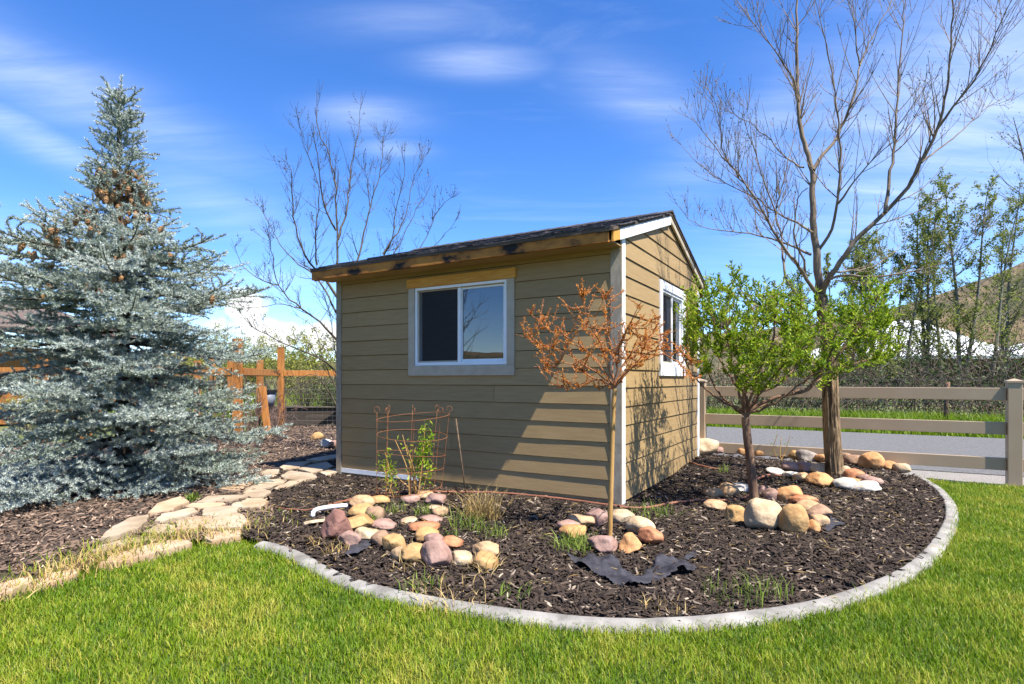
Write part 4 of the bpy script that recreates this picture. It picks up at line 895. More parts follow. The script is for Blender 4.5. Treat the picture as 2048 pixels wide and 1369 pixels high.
# wire stock fence on the far verge
wf = empty('wire_fence', tuple(D2 * 17.3) + (0,), math.atan2(-.5062, .8624)); tag(wf, 'thin wire stock fence with weathered wooden posts across the lane', 'fence')
for i, x in enumerate((-4, 2.1, 7.2, 12.1, 17.5)):
    MB().tube([(x, 0, -.1), (x + .03 * math.sin(i * 3), .02, .6), (x + .05 * math.sin(i * 2), 0, 1.15)], [.05, .047, .042], 8).build('post', M['bark_brown'], wf, smooth=True)
for zc in (.25, .45, .65, .85, 1.05, 1.22): MB().tube([(-6, -.07, zc), (9, -.07, zc - .02), (26, -.07, zc)], .006, 4).build('wire', M['wire'], wf)

# ------------------------------------------------------------------ cedar garden fence, raised bed, pot, timber house (left background)
gf = empty('garden_fence', (-5.26, 10.9, 0)); tag(gf, 'orange cedar post and beam garden fence with wire mesh panels', 'fence')
def gp(p): return (p[0] + 5.26, p[1] - 10.9, p[2])
A_ = np.array(at(475, 760, 10.9)); B_ = np.array(at(562, 760, 13.9)); C_ = np.array(at(705, 760, 14.3)); Z_ = np.array(at(-60, 760, 10.6)); L1 = np.array(at(172, 760, 12.0)); L2 = np.array(at(85, 760, 11.0))
for p, w_, top in ((A_, .145, 1.99), (B_, .13, 2.0), (C_, .13, 2.0), (at(425, 760, 17), .12, 2.0), (at(460, 760, 19), .12, 2.05), (L1, .15, 2.1), (L2, .13, 1.6), (at(395, 760, 15), .12, 1.7), (at(520, 760, 16), .14, 1.75), (at(300, 760, 11.0), .13, 1.6)):
    MB().box(p[0] + 5.26 - w_ / 2, p[0] + 5.26 + w_ / 2, p[1] - 10.9 - w_ / 2, p[1] - 10.9 + w_ / 2, -.1, top).build('post', M['cedar'], gf, bevel=.006)
for a, b in ((Z_, A_ - (.08, 0, 0)), (A_ + (.08, .06, 0), B_ - (.04, .07, 0)), (B_ + (.07, 0, 0), C_), (np.array(at(425, 760, 17)), B_)):
    MB().bar((a[0] + 5.26, a[1] - 10.9, 1.36), (b[0] + 5.26, b[1] - 10.9, 1.36), .05, .14).build('beam', M['cedar'], gf, bevel=.004)
for a, b, h in ((Z_, A_, 1.28), (A_, B_, 1.28), (B_, C_, 1.0)):
    T_ = Tubes(); L_ = np.linalg.norm(b - a); nn = int(L_ / .12)
    for i in range(nn + 1):
        p = a + (b - a) * i / nn; T_.add([(p[0] + 5.26, p[1] - 10.9, 0), (p[0] + 5.26, p[1] - 10.9, h)], .0028, 3)
    for zc in np.arange(.08, h, .11): T_.add([(a[0] + 5.26, a[1] - 10.9, zc), (b[0] + 5.26, b[1] - 10.9, zc)], .0028, 3)
    o = link('wire_mesh', T_.mesh('wire_mesh', M['wire']), gf); o['kind'] = 'stuff'
# dry canes against the mesh
T_ = Tubes(); rg = np.random.default_rng(88)
for i in range(170):
    u = rg.random(); p = A_ + (B_ - A_) * u + rg.normal(0, .12, 3); p[2] = 0
    if rg.random() < .35: p = np.array((rg.uniform(-6.9, -5.3), rg.uniform(10.2, 11.2), 0))
    h = rg.uniform(.35, 1.15); e = p + (rg.normal(0, .14), rg.normal(0, .14), h); T_.add(spline([p, (p + e) / 2 + rg.normal(0, .04, 3), e], .2), .006, 3)
    for _ in range(3): k = rg.random(); s0 = p + (e - p) * k; T_.add([s0, s0 + rg.normal(0, .12, 3) + (0, 0, .08)], .004, 3)
o = link('dry_canes', T_.mesh('dry_canes', mat('purple_brown_canes', (.12, .065, .055), (.26, .17, .13), 3, .9))); tag(o, 'dry purplish brown canes along the garden fence mesh', 'canes', kind='stuff')
rb = empty('raised_bed', (*at(610, 760, 14.9)[:2], 0), -.12); tag(rb, 'dark timber raised garden bed behind the fence mesh', 'planter')
for k in range(3): MB().box(-.9, 2.4, -.05, .05, .02 + k * .15, .165 + k * .15).build('plank', M['dark_wood'], rb, bevel=.006)
for k in range(3): MB().box(-1.0, -.905, -.05, 1.6, .02 + k * .15, .165 + k * .15).build('plank', M['dark_wood'], rb, bevel=.006)
MB().box(-1.02, 2.42, -.09, .09, .472, .505).build('cap_board', M['bark_back'], rb, bevel=.004); MB().box(-.9, 2.4, .06, 1.6, 0, .40).build('soil', M['soil'], rb)
ls = empty('leaning_post', (*gnd(537, 872, .03)[:2], 0)); tag(ls, 'short leaning cedar stake beside the mesh panel', 'stake')
MB().bar((0, 0, -.05), (-.17, .1, 1.05), .11, .11, (0, 1, 0)).build('stake_shaft', M['cedar'], ls, bevel=.005)
bk = empty('hanging_pot', (*at(536, 760, 12.3)[:2], .62)); tag(bk, 'grey plastic pot with black rim on the leaning stake', 'pot')
MB().tube([(0, 0, 0), (0, 0, .30)], [.12, .165], 14).build('pot_body', M['pot'], bk, smooth=True); MB().tube([(0, 0, .30), (0, 0, .36), (0, 0, .361), (0, 0, .33)], [.185, .19, .165, .16], 14).build('rim', M['black'], bk)
bw = empty('bucket', (*gnd(490, 888, .03)[:2], .03)); tag(bw, 'small dark bucket at the foot of the corner post', 'bucket')
MB().tube([(0, 0, 0), (0, 0, .17)], [.10, .125], 14).build('bucket_body', M['pot'], bw, smooth=True); MB().tube([(0, 0, .171), (0, 0, .19)], [.135, .135], 14).build('rim', M['black'], bw)
hs_ = empty('timber_house', (*at(-40, 760, 15)[:2], 0)); tag(hs_, 'corner of a timber house with brown roof at the left frame edge', 'house')
MB().box(-7, .35, .3, 6, 0, 2.1).build('wall', M['cedar'], hs_)
for x in (-3, -1.4, .3): MB().box(x - .08, x + .08, -.12, .04, 0, 2.1).build('post', M['cedar'], hs_, bevel=.006)
MB().box(-7, .5, -.2, -.02, 2.11, 2.33).build('beam', M['cedar'], hs_, bevel=.006)
MB().add([(-7, -.6, 4.9), (1.05, -.6, 2.42), (1.05, 6, 2.42), (-7, 6, 4.9), (-7, -.6, 5.05), (1.05, -.6, 2.57), (1.05, 6, 2.57), (-7, 6, 5.05)], [(0, 3, 2, 1), (4, 5, 6, 7), (0, 1, 5, 4), (1, 2, 6, 5), (2, 3, 7, 6), (3, 0, 4, 7)]).build('roof', M['roof_brown'], hs_)
MB().add([(-7, .28, 2.1), (.35, .28, 2.1), (.35, .28, 2.6), (-7, .28, 4.85)], [(0, 1, 2, 3)]).build('gable', M['cedar'], hs_)

# ------------------------------------------------------------------ rocks: one object each
G1, G2, G3, G4, G5 = 'cobbles around the wire cage', 'cobbles ringed round the sapling', 'cobbles ringed round the leafy tree', 'cobbles ringed round the shade tree', 'cobbles in a row along the ranch fence'
def rock(px, py, w, h, col, label, seed, angular=0, flat=1.0, grp=None):
    rng = np.random.default_rng(seed + 500); r2 = random.Random(seed)
    x, y, _ = gndm(px, py + h * .46, .0); sc = y / F; rw = w * sc * (.67 if w < 50 else .49); rh = max(.5 * h * sc * ((1.36 if w < 50 else 1.15) if grp not in (G4, G5) else 1.5), .024) * flat; rd = rw * rng.uniform(.8, 1.0)
    y += rd * .34
    import bmesh
    bm = bmesh.new(); bmesh.ops.create_icosphere(bm, subdivisions=4 if w > 34 else 3, radius=1.0)
    planes = [(unit(rng.normal(size=3)), rng.uniform(.60, .88)) for _ in range((7 if w < 53 or angular else 3) + angular * 3)]
    for v in bm.verts:
        p = np.array(v.co); p = np.sign(p) * np.abs(p) ** (.86 if not angular else .80)
        for nrm, dd in planes:
            e = float(p @ nrm) - dd
            if e > 0: p = p - nrm * e * (.92 if angular else .72)
        nz = mnoise.noise(Vector(p) * 1.3 + Vector((seed, 0, 0))) * .13 + mnoise.noise(Vector(p) * 3.2 + Vector((0, seed, 0))) * .045 + mnoise.noise(Vector(p) * 8 + Vector((0, 0, seed))) * .013
        p = p * (1 + nz); v.co = (p[0] * rw, p[1] * rd, p[2] * rh * (1.0 if p[2] > 0 else .7))
    me = bpy.data.meshes.new('cobble'); bm.to_mesh(me); bm.free(); me.materials.append(M['rock_' + col])
    me.polygons.foreach_set('use_smooth', np.ones(len(me.polygons), bool))
    o = link('boulder' if w > 53 else 'cobble', me, None, (x, y, mulch_z(x, y) + rh * .54 + .006), (rng.normal(0, .12), rng.normal(0, .12), rng.normal(0, .35)))
    tag(o, label, 'rock', grp)
ROCKS = [(672, 1052, 69, 63, 'maroon', 'large maroon sloping boulder at left end of the cage cobbles', 1, 1.1, G1), (629, 1042, 50, 20, 'cream', 'flat pale slab under the white pipe elbow', 1, .55, G1), (722, 1007, 36, 24, 'tan', 'tan cobble just right of the white pipe, behind the golden one', 0, 1, G1),
 (757, 1003, 32, 16, 'gold', 'small yellow cobble at the back left foot of the cage', 0, 1, G1), (725, 1026, 45, 26, 'gold', 'broad yellow tan cobble touching the top of the maroon boulder', 0, 1, G1), (748, 1029, 29, 26, 'brown', 'brown cobble tucked right of the broad yellow tan one', 0, 1, G1),
 (715, 1050, 48, 32, 'gold', 'golden wedge shaped cobble right of the maroon boulder', 1, 1, G1), (699, 1079, 50, 36, 'mauve', 'mauve cobble below the golden wedge, lower left of the group', 1, 1, G1), (731, 1071, 38, 25, 'cream', 'cream cobble between the mauve lower left one and the brown one', 1, 1, G1),
 (767, 1050, 42, 22, 'mauve', 'low mauve cobble in the middle of the left cage group', 0, .8, G1), (762, 1081, 33, 28, 'brown', 'brown cobble fourth along the curving front row', 0, 1, G1), (786, 1090, 36, 36, 'gold', 'upright golden tan cobble in the front row', 1, 1.1, G1),
 (802, 1110, 34, 31, 'tan', 'tan cobble with dry grass across it in the front row', 0, 1, G1), (830, 1113, 46, 36, 'gold', 'rounded yellow cobble left of the square mauve one', 0, 1, G1), (870, 1116, 48, 46, 'mauve', 'big square shouldered mauve cobble at the front of the row', 1, 1.1, G1),
 (921, 1121, 35, 27, 'cream', 'pale tan cobble right of the square mauve one', 0, 1, G1), (971, 1101, 42, 27, 'tan', 'squarish tan cobble, upper of the pair at the right end', 1, 1, G1), (971, 1127, 38, 34, 'gold', 'tan cobble behind straw, lower of the pair at the right end', 0, 1, G1),
 (847, 1055, 68, 23, 'red', 'long low red orange boulder in the middle of the cage bed', 0, .9, G1), (852, 1075, 37, 26, 'gold', 'golden cobble just below the long red orange one', 0, 1, G1), (870, 1086, 37, 25, 'mauve', 'mauve cobble tucked under the golden one', 0, 1, G1),
 (905, 1089, 40, 28, 'red', 'reddish angular cobble with dry grass right of the mauve one', 1, .9, G1), (881, 1026, 28, 17, 'tan', 'small tan cobble right below the cage', 0, 1, G1), (865, 1040, 42, 15, 'mauve', 'thin mauve stone above the red orange boulder', 0, .8, G1),
 (873, 1001, 36, 23, 'mauve', 'mauve cobble behind the right foot of the cage', 0, 1, G1), (818, 1001, 32, 19, 'mauve', 'mauve cobble inside the cage behind the shrub stems', 0, 1, G1), (869, 1017, 24, 12, 'cream', 'small pale stone below the right foot of the cage', 0, .8, G1),
 (817, 1043, 26, 12, 'cream', 'small pale stone left of the thin mauve one', 0, .8, G1), (848, 993, 28, 17, 'tan', 'tan cobble deepest inside the cage', 0, 1, G1),
 (1196, 1037, 38, 36, 'mauve', 'upright mauve cobble left behind the sapling trunk', 1, 1, G2), (1162, 1046, 42, 25, 'tan', 'tan cobble crossed by the trunk shadow', 0, 1, G2), (1139, 1056, 38, 20, 'mauve', 'pinkish cobble at the left end of the sapling ring', 0, 1, G2),
 (1148, 1068, 48, 25, 'orange', 'orange tan cobble above the grass clump', 0, 1, G2), (1206, 1091, 46, 33, 'mauve', 'flat faced mauve cobble in front of the sapling trunk', 1, 1, G2), (1262, 1089, 60, 36, 'orange', 'pointed yellow orange boulder at the front of the sapling ring', 1, 1, G2),
 (1283, 1055, 56, 37, 'cream', 'large smooth cream cobble right of the sapling', 0, 1.05, G2), (1302, 1075, 52, 38, 'red', 'red orange broken faced cobble at the right end of the sapling ring', 1, 1.05, G2), (1246, 1038, 40, 24, 'cream', 'cream cobble right behind the sapling trunk', 0, 1, G2),
 (1432, 1013, 37, 19, 'tan', 'low tan cobble at the left end of the leafy tree ring', 0, 1, G3), (1472, 1030, 50, 33, 'gold', 'golden dome shaped cobble left of the two biggest boulders', 0, 1.05, G3), (1530, 1033, 72, 58, 'cream', 'largest cream boulder in front of the leafy tree trunk', 0, 1.15, G3),
 (1591, 1042, 58, 55, 'gold', 'big round golden boulder beside the cream one', 0, 1.2, G3), (1624, 1018, 36, 21, 'tan', 'tan cobble above the small stack right of the golden boulder', 0, 1, G3), (1640, 1028, 38, 25, 'brown', 'pinkish tan cobble at the right edge of the stack', 0, 1, G3),
 (1641, 1044, 28, 23, 'tan', 'small tan cobble under the pinkish one', 0, 1, G3), (1630, 1055, 26, 23, 'orange', 'small orange cobble at the bottom of the stack', 0, 1, G3), (1582, 992, 37, 26, 'orange', 'round orange brown cobble behind the golden boulder', 0, 1.1, G3),
 (1612, 1003, 40, 19, 'red', 'flat red brown cobble right of the round orange one', 0, 1, G3), (1546, 993, 34, 22, 'mauve', 'angular mauve cobble right of the leafy tree trunk', 1, 1, G3), (1524, 985, 22, 20, 'mauve', 'small mauve cobble touching the leafy tree trunk', 0, 1, G3),
 (1485, 978, 34, 14, 'white', 'pale flat cobble left behind the leafy tree trunk', 0, .9, G3), (1461, 983, 32, 23, 'tan', 'tan cobble at the back of the leafy tree ring', 0, 1, G3), (1429, 988, 30, 19, 'tan', 'tan cobble at the back left of the leafy tree ring', 0, 1, G3),
 (1558, 945, 32, 12, 'white', 'white flat stone at the far left of the shade tree ring', 0, .8, G4), (1586, 951, 28, 11, 'white', 'second white flat stone, touching the first one', 0, .8, G4), (1582, 937, 31, 16, 'mauve', 'mauve cobble behind the white flat stones', 0, 1, G4),
 (1612, 938, 32, 16, 'mauve', 'mauve cobble, second behind the white flat stones', 0, 1, G4), (1641, 941, 30, 16, 'cream', 'cream cobble just left of the rough trunk', 0, 1, G4), (1607, 957, 26, 15, 'tan', 'small tan cobble left of the long orange one', 0, 1, G4),
 (1644, 964, 50, 22, 'orange', 'long orange cobble at the foot of the rough trunk', 0, 1, G4), (1693, 947, 22, 18, 'cream', 'cream cobble just right of the rough trunk', 0, 1, G4), (1712, 952, 28, 16, 'red', 'red brown cobble right of the rough trunk', 0, 1, G4),
 (1730, 958, 22, 11, 'mauve', 'small mauve cobble beyond the red brown one', 0, 1, G4), (1716, 964, 28, 9, 'orange', 'thin orange stone behind the white pair', 0, .8, G4), (1749, 965, 28, 13, 'mauve', 'pinkish cobble at the right end of the shade tree ring', 0, 1, G4),
 (1697, 972, 40, 18, 'white', 'white smooth cobble, left of the front pair', 0, 1, G4), (1736, 975, 44, 16, 'white', 'off white flat cobble, right of the front pair', 0, .9, G4),
 (1408, 897, 48, 29, 'cream', 'large cream boulder at the shed end of the fence row', 0, 1.1, G5), (1440, 903, 22, 14, 'mauve', 'mauve cobble second in the fence row', 0, 1, G5), (1466, 903, 25, 16, 'mauve', 'mauve cobble third in the fence row', 0, 1, G5),
 (1488, 907, 20, 13, 'orange', 'orange cobble behind the leafy tree trunk, fourth in the fence row', 0, 1, G5), (1522, 907, 30, 16, 'orange', 'orange tan cobble fifth in the fence row', 0, 1, G5), (1550, 907, 25, 17, 'tan', 'tan cobble sixth in the fence row', 0, 1, G5),
 (1570, 911, 20, 17, 'brown', 'brown cobble seventh in the fence row', 0, 1, G5), (1591, 912, 22, 18, 'gold', 'golden cobble eighth in the fence row', 0, 1, G5), (1619, 915, 33, 21, 'grey', 'dark greyish cobble ninth in the fence row', 0, 1, G5),
 (1646, 919, 22, 18, 'orange', 'orange cobble just left of the rough trunk in the fence row', 0, 1, G5), (1691, 920, 22, 19, 'brown', 'pinkish cobble just right of the rough trunk in the fence row', 0, 1, G5), (1711, 923, 26, 18, 'brown', 'brown cobble left of the big orange one in the fence row', 0, 1, G5),
 (1748, 928, 52, 27, 'orange', 'big orange cobble near the right end of the fence row', 0, 1.1, G5), (1781, 934, 23, 16, 'orange', 'small orange cobble right of the big orange one', 0, 1, G5), (1807, 940, 28, 17, 'cream', 'cream cobble ending the fence row at the edging', 0, 1, G5),
 (652, 889, 22, 14, 'white', 'pale rock by the left shed corner behind the path', 0, 1, None), (668, 890, 18, 14, 'mauve', 'pinkish rock touching the left shed corner', 0, 1, None), (632, 874, 20, 13, 'gold', 'yellow rock farther back along the garden mesh', 0, 1, None), (372, 948, 52, 30, 'brown', 'brown rock in shade under the right spruce boughs', 0, 1.1, None)]
for i, r in enumerate(ROCKS): rock(r[0], r[1], r[2], r[3], r[4], r[5], i, r[6], r[7], r[8])

# ------------------------------------------------------------------ garden hardware
rg = np.random.default_rng(99)
cgx, cgy, _ = gnd(818, 992, .05); cage = empty('wire_plant_cage', (cgx, cgy, .03)); tag(cage, 'rusty wire plant cage leaning in front of the shed wall', 'plant cage')
tilt = lambda x, y, z: (x + .05 * z, y + .02 * z, z)
for zc, rc in ((.80, .355), (.62, .345), (.44, .335), (.27, .325), (.10, .315)):
    MB().tube([tilt(rc * math.cos(a), rc * math.sin(a), zc + .03 * math.sin(a * 1 + zc * 9)) for a in np.linspace(0, 2 * math.pi, 41)], .0025, 5, False).build('ring', M['rust'], cage, smooth=True)
for i in range(8):
    a = 2 * math.pi * i / 8 + .2; pts = [tilt((.31 + .045 * f) * math.cos(a), (.31 + .045 * f) * math.sin(a), -.05 + .9 * f) for f in np.linspace(0, 1, 7)]; p = pts[-1]
    pts += [(p[0] + .028 * math.sin(b) * math.cos(a), p[1] + .028 * math.sin(b) * math.sin(a), p[2] + .028 * (1 - math.cos(b))) for b in np.linspace(.5, 5.6, 9)]
    MB().tube(pts, .0022, 5).build('upright_wire', M['rust'], cage, smooth=True)
st = gnd(934, 988, .05); o = MB().tube([(st[0], st[1], -.05), at(912, 838, st[1] + .03)], .0075, 8).build('rebar_stake', M['rebar'], smooth=True); tag(o, 'thin rusty rebar stake leaning beside the plant cage', 'stake')
def hose(name, pts, r, label, m='hose'):
    P = spline([np.array(gndm(x, y, .012)) + (0, 0, dz * .6) for x, y, dz in pts], .05); P[:, 2] += rg.normal(0, .0015, len(P))
    T_ = Tubes(); T_.add(P, r, 8); o = link(name, T_.mesh(name, M[m])); tag(o, label, 'hose')
hose('drip_hose', [(655, 1014, .02), (700, 1003, .025), (760, 991, .02), (830, 986, .02), (920, 987, .02), (1000, 989, .02), (1080, 996, .02), (1150, 1004, .02), (1200, 1011, .02), (1250, 1016, .02)], .012, 'brown drip hose running along the front wall from white elbow')
hose('drip_hose', [(1240, 1018, .02), (1290, 1018, .015), (1340, 1010, .02), (1400, 1003, .02), (1430, 1004, .02), (1480, 1000, .01), (1500, 990, .01), (1503, 975, .03), (1520, 961, .05), (1545, 955, .05), (1570, 956, .02)], .012, 'brown drip hose curving from shed corner to the leafy tree')
hose('drip_hose', [(1372, 912, .02), (1372, 922, .015), (1390, 930, .02), (1420, 938, .02), (1445, 940, .0)], .012, 'short brown hose curve at the back corner of the shed')
hose('drip_hose', [(548, 1015, .0), (580, 1022, .02), (610, 1023, .02), (632, 1022, .03)], .007, 'thin dark hose end left of the white elbow')
e0 = np.array(gnd(628, 1033, .05)); pv = MB().tube(spline([e0 + (-.01, 0, -.02), e0 + (-.005, 0, .035), e0 + (.03, .03, .055), e0 + (.14, .10, .06), e0 + (.23, .16, .055)], .02), .019, 12).build('pipe_elbow', M['pvc'], smooth=True); tag(pv, 'white plastic pipe elbow above the maroon boulder', 'pipe')
# crumpled weed fabric
def cloth(poly_px, label, seed, amp=.06):
    w = np.array([gnd(x, y, .05) for x, y in poly_px]); lo, hi = w.min(0), w.max(0); nx, ny = 56, 30; X, Y_ = np.meshgrid(np.linspace(lo[0], hi[0], nx), np.linspace(lo[1], hi[1], ny)); ok = inpoly(X.ravel(), Y_.ravel(), w)
    V = []
    for x, y in zip(X.ravel(), Y_.ravel()):
        f = mnoise.noise((x * 11 + y * 3, y * 5, seed)) * .5 + abs(mnoise.noise((x * 7 - y * 2, y * 3.0, seed + 4))) + .3 * mnoise.noise((x * 30, y * 10, seed)); V.append((x + .01 * mnoise.noise((x * 15, y * 15, 9)), y, mulch_z(x, y) + .018 + amp * f))
    idx = np.arange(nx * ny).reshape(ny, nx); q = np.stack([idx[:-1, :-1], idx[:-1, 1:], idx[1:, 1:], idx[1:, :-1]], -1).reshape(-1, 4); q = q[ok[q].all(1)]
    o = link('weed_fabric', mesh_np('weed_fabric', V, q, M['fabric'], smooth=True)); md = o.modifiers.new('thick', 'SOLIDIFY'); md.thickness = .003; tag(o, label, 'fabric'); return w
holes = [cloth([(1130, 1110), (1180, 1105), (1230, 1112), (1250, 1135), (1285, 1146), (1310, 1120), (1345, 1112), (1385, 1128), (1400, 1140), (1350, 1150), (1310, 1162), (1275, 1172), (1230, 1165), (1190, 1145), (1150, 1128)], 'crumpled black weed fabric showing through mulch below the sapling', 1.5),
         cloth([(690, 1115), (700, 1095), (725, 1082), (748, 1085), (740, 1100), (715, 1115)], 'patch of dark weed fabric below the mauve lower left cobble', 4.5, .02),
         cloth([(1645, 1062), (1658, 1030), (1672, 1042), (1695, 1052), (1672, 1060), (1655, 1070)], 'torn grey weed fabric beside the cobble stack', 8.5, .02), cloth([(1366, 1115), (1378, 1100), (1398, 1096), (1392, 1110), (1378, 1118)], 'small scrap of weed fabric near the large crumpled one', 12.5, .015)]

# ------------------------------------------------------------------ plants in the bed
def clump(px, py, n, L, r, label, m, seed, name='grass_clump', lean=.6, w=.0055, cat='grass'):
    n = int(n * .62)
    rng = np.random.default_rng(seed); x, y, _ = gndm(px, py, .01); a = rng.random(n) * 6.28; rr = r * rng.random(n) ** .5
    P = np.stack([x + np.cos(a) * rr, y + np.sin(a) * rr, np.full(n, mulch_z(x, y))], 1); o = link(name, blades(name, P, rng.uniform(.4, 1.1, n) * L, rng.uniform(.6, 1.2, n) * w, M[m], rng.random(n), rng, lean, .45)); tag(o, label, cat); return o
clump(1150, 1098, 260, .22, .16, 'large green grass clump left of the sapling ring', 'weed', 1, lean=.9); clump(1305, 1030, 190, .17, .2, 'green grass clump in front of the shed corner', 'weed', 2, lean=1.0)
clump(965, 1035, 520, .33, .17, 'big dry straw coloured grass tuft right of the cage', 'straw', 3, lean=.55); clump(935, 1058, 150, .22, .13, 'fresh green grass at the foot of the dry tuft', 'weed', 4); clump(985, 1072, 110, .16, .12, 'thin green grass below the dry tuft', 'weed', 5)
clump(1465, 1195, 120, .16, .16, 'tall thin grass tuft inside the front edging', 'weed', 6, lean=.25, w=.005); clump(1540, 1190, 80, .15, .12, 'second thin grass tuft inside the front edging', 'weed', 7, lean=.25, w=.005)
clump(845, 1180, 90, .13, .12, 'green tuft in mulch near the edging, left front', 'weed', 8); clump(790, 1025, 90, .16, .10, 'grass sprouting between the yellow cobbles', 'weed', 9); clump(740, 1045, 70, .15, .07, 'grass blades on the golden wedge cobble', 'weed', 10)
clump(845, 1030, 90, .16, .09, 'grass sprouting under the right of the cage', 'weed', 11); clump(895, 1078, 70, .13, .08, 'grass beside the golden cobble', 'weed', 12); clump(675, 1105, 60, .13, .08, 'pale grass below the mauve lower left cobble', 'straw', 13)
clump(900, 1195, 150, .14, .22, 'dry straw litter near the front edging', 'straw', 14, lean=1.6); clump(968, 1140, 90, .17, .1, 'straw blades hanging over the lower right tan cobble', 'straw', 15, lean=1.2); clump(830, 1130, 90, .15, .14, 'straw blades in front of the rounded yellow cobble', 'straw', 16, lean=1.3)
clump(1445, 945, 60, .16, .07, 'green weed near the back of the side bed', 'weed', 17); clump(1330, 945, 45, .09, .05, 'little green weed at the side wall', 'weed', 18); clump(1325, 1214, 70, .08, .12, 'yellow straw tuft against the front edging', 'straw', 19, lean=.9)
clump(640, 1085, 60, .11, .1, 'dry wisps left of the mauve cobble', 'straw', 20, lean=1.2); clump(386, 1000, 90, .11, .06, 'small leafy green weed between path and spruce', 'weed', 21, w=.016); clump(1030, 1190, 50, .10, .1, 'thin green wisps in the middle of the mulch', 'weed', 22, lean=1.0)
clump(1595, 958, 40, .09, .06, 'weed among the white stones of the shade tree ring', 'weed', 23); clump(1540, 905, 40, .22, .05, 'upright weed in front of the fence row', 'weed', 24, lean=.25)
def sprig(px, py, Y, pts, label, seed, nl, leaf=.035, m='leaf_green', stemm='bark_tan'):
    rng = np.random.default_rng(seed); x, y, _ = at(px, py, Y); o = tree('young_shrub', label, 'shrub', None, (x, y, .03)); C = Crown(rng); Pt = []; Dt = []
    for (tx, ty, dy, k) in pts:
        e = np.array(at(tx, ty, Y + dy)); s0 = np.array((x + rng.normal(0, .03), y + rng.normal(0, .03), .03)); q = spline([s0, s0 + (e - s0) * .5 + rng.normal(0, .03, 3), e], .04); C.T.add(q, np.linspace(.0065, .003, len(q)), 5)
        mm = len(q); u = mm * (.45 + .55 * rng.random(k)); i = np.minimum(u.astype(int), mm - 1); Pt.append(q[i] + rng.normal(0, .03, (k, 3))); Dt.append(rng.normal(size=(k, 3)) + (0, 0, .4))
    sub(o, 'stems', C.T.mesh('stems', M[stemm])); Pt = np.concatenate(Pt); n = len(Pt)
    V, Fq = leaves(Pt, np.concatenate(Dt), rng.uniform(.7, 1.3, n) * leaf, rng.uniform(.7, 1.2, n) * leaf * .32, rng); sub(o, 'leaves', mesh_np('leaves', V, Fq, M[m], np.repeat(rng.random(n), 4)))['kind'] = 'stuff'
CY = cgy
sprig(825, 985, CY, [(850, 850, 0, 130), (862, 868, .05, 120), (845, 900, -.05, 90), (858, 930, 0, 60), (805, 870, .05, 8), (790, 880, 0, 5), (836, 880, .1, 6), (812, 890, -.1, 5), (775, 930, 0, 6)], 'young shrub with pale stems and fresh leaves inside the wire cage', 3, 400, .05)
sprig(778, 990, CY - .05, [(770, 905, 0, 60), (776, 925, .04, 50), (765, 930, -.04, 40), (785, 950, 0, 30)], 'smaller leafy shoot at the left of the wire cage', 4, 200, .045)
sprig(1560, 888, 7.5, [(1556, 868, 0, 14), (1562, 875, .05, 10), (1580, 872, 0, 12)], 'small weed poking up against the bottom fence rail', 6, 30, .03)

# ------------------------------------------------------------------ mulch chips and lawn grass (stuff)
rg = np.random.default_rng(123)
def edge_dist(X, Y, E_):
    return np.concatenate([np.sqrt(((X[i:i + 20000, None] - E_[None, :, 0]) ** 2 + (Y[i:i + 20000, None] - E_[None, :, 1]) ** 2).min(1)) for i in range(0, len(X), 20000)])
def chips(n, xr, yr, dens, m, label, name, seed, extra=None, shade=0.0, size=1.0):
    rng = np.random.default_rng(seed); X = rng.uniform(*xr, n); Y = rng.uniform(*yr, n); k = inpoly(X, Y, mulch_poly) & (np.abs(X) < .98 * np.abs(Y) + .9) & (rng.random(n) < np.clip(dens(Y), 0, 1))
    lx = (X - .985) * .8624 + (Y - 5.19) * -.5062; ly = (X - .985) * .5062 + (Y - 5.19) * .8624; k &= ~((lx > -LW) & (lx < 0) & (ly > 0) & (ly < DW))
    for w in holes + STONES: k &= ~inpoly(X, Y, w) | (rng.random(n) < .05)
    if extra is not None: k &= extra(X, Y)
    X, Y = X[k], Y[k]; kk = edge_dist(X, Y, curb_c[::2, :2]) > .062; X, Y = X[kk], Y[kk]; n = len(X); Z = mulch_zv(X, Y) + rng.uniform(.0, .022, n)
    L_ = rng.uniform(.018, .066, n) * size * (1 + .05 * Y); W_ = rng.uniform(.007, .018, n) * size * (1 + .05 * Y); T_ = rng.uniform(.002, .006, n)
    a = rng.random(n) * 6.28; e = rng.normal(0, .28, n); d = np.stack([np.cos(a) * np.cos(e), np.sin(a) * np.cos(e), np.sin(e)], 1); r = rng.normal(0, .35, n); s = np.stack([-np.sin(a) * np.cos(r), np.cos(a) * np.cos(r), np.sin(r)], 1); u = np.cross(d, s)
    c = np.stack([X, Y, Z], 1); dl = d * (L_ / 2)[:, None]; sw = s * (W_ / 2)[:, None]; ut = u * T_[:, None]; tp = rng.uniform(.35, 1, (n, 1)); bend = u * (L_ * rng.normal(0, .06, n))[:, None]
    V = np.stack([c - dl - sw * tp, c - dl + sw * tp, c + sw + bend, c - sw + bend, c + dl + sw * .6, c + dl - sw * .6, c - dl + ut, c + ut + bend * 1.2, c + dl + ut], 1)
    b = np.arange(n)[:, None] * 9
    tri = np.array([[0, 3, 7], [0, 7, 6], [3, 5, 8], [3, 8, 7], [1, 6, 7], [1, 7, 2], [2, 7, 8], [2, 8, 4]])
    Fq = (b[:, None] + tri[None]).reshape(-1, 3); var = np.clip(np.abs(rng.normal(0, .26, n)) + (rng.random(n) < .075) * rng.uniform(.2, .7, n) + shade, 0, 1)
    o = link(name, mesh_np(name, V.reshape(-1, 3), Fq, M[m], np.repeat(var, 9))); tag(o, label, 'mulch', kind='stuff'); return n
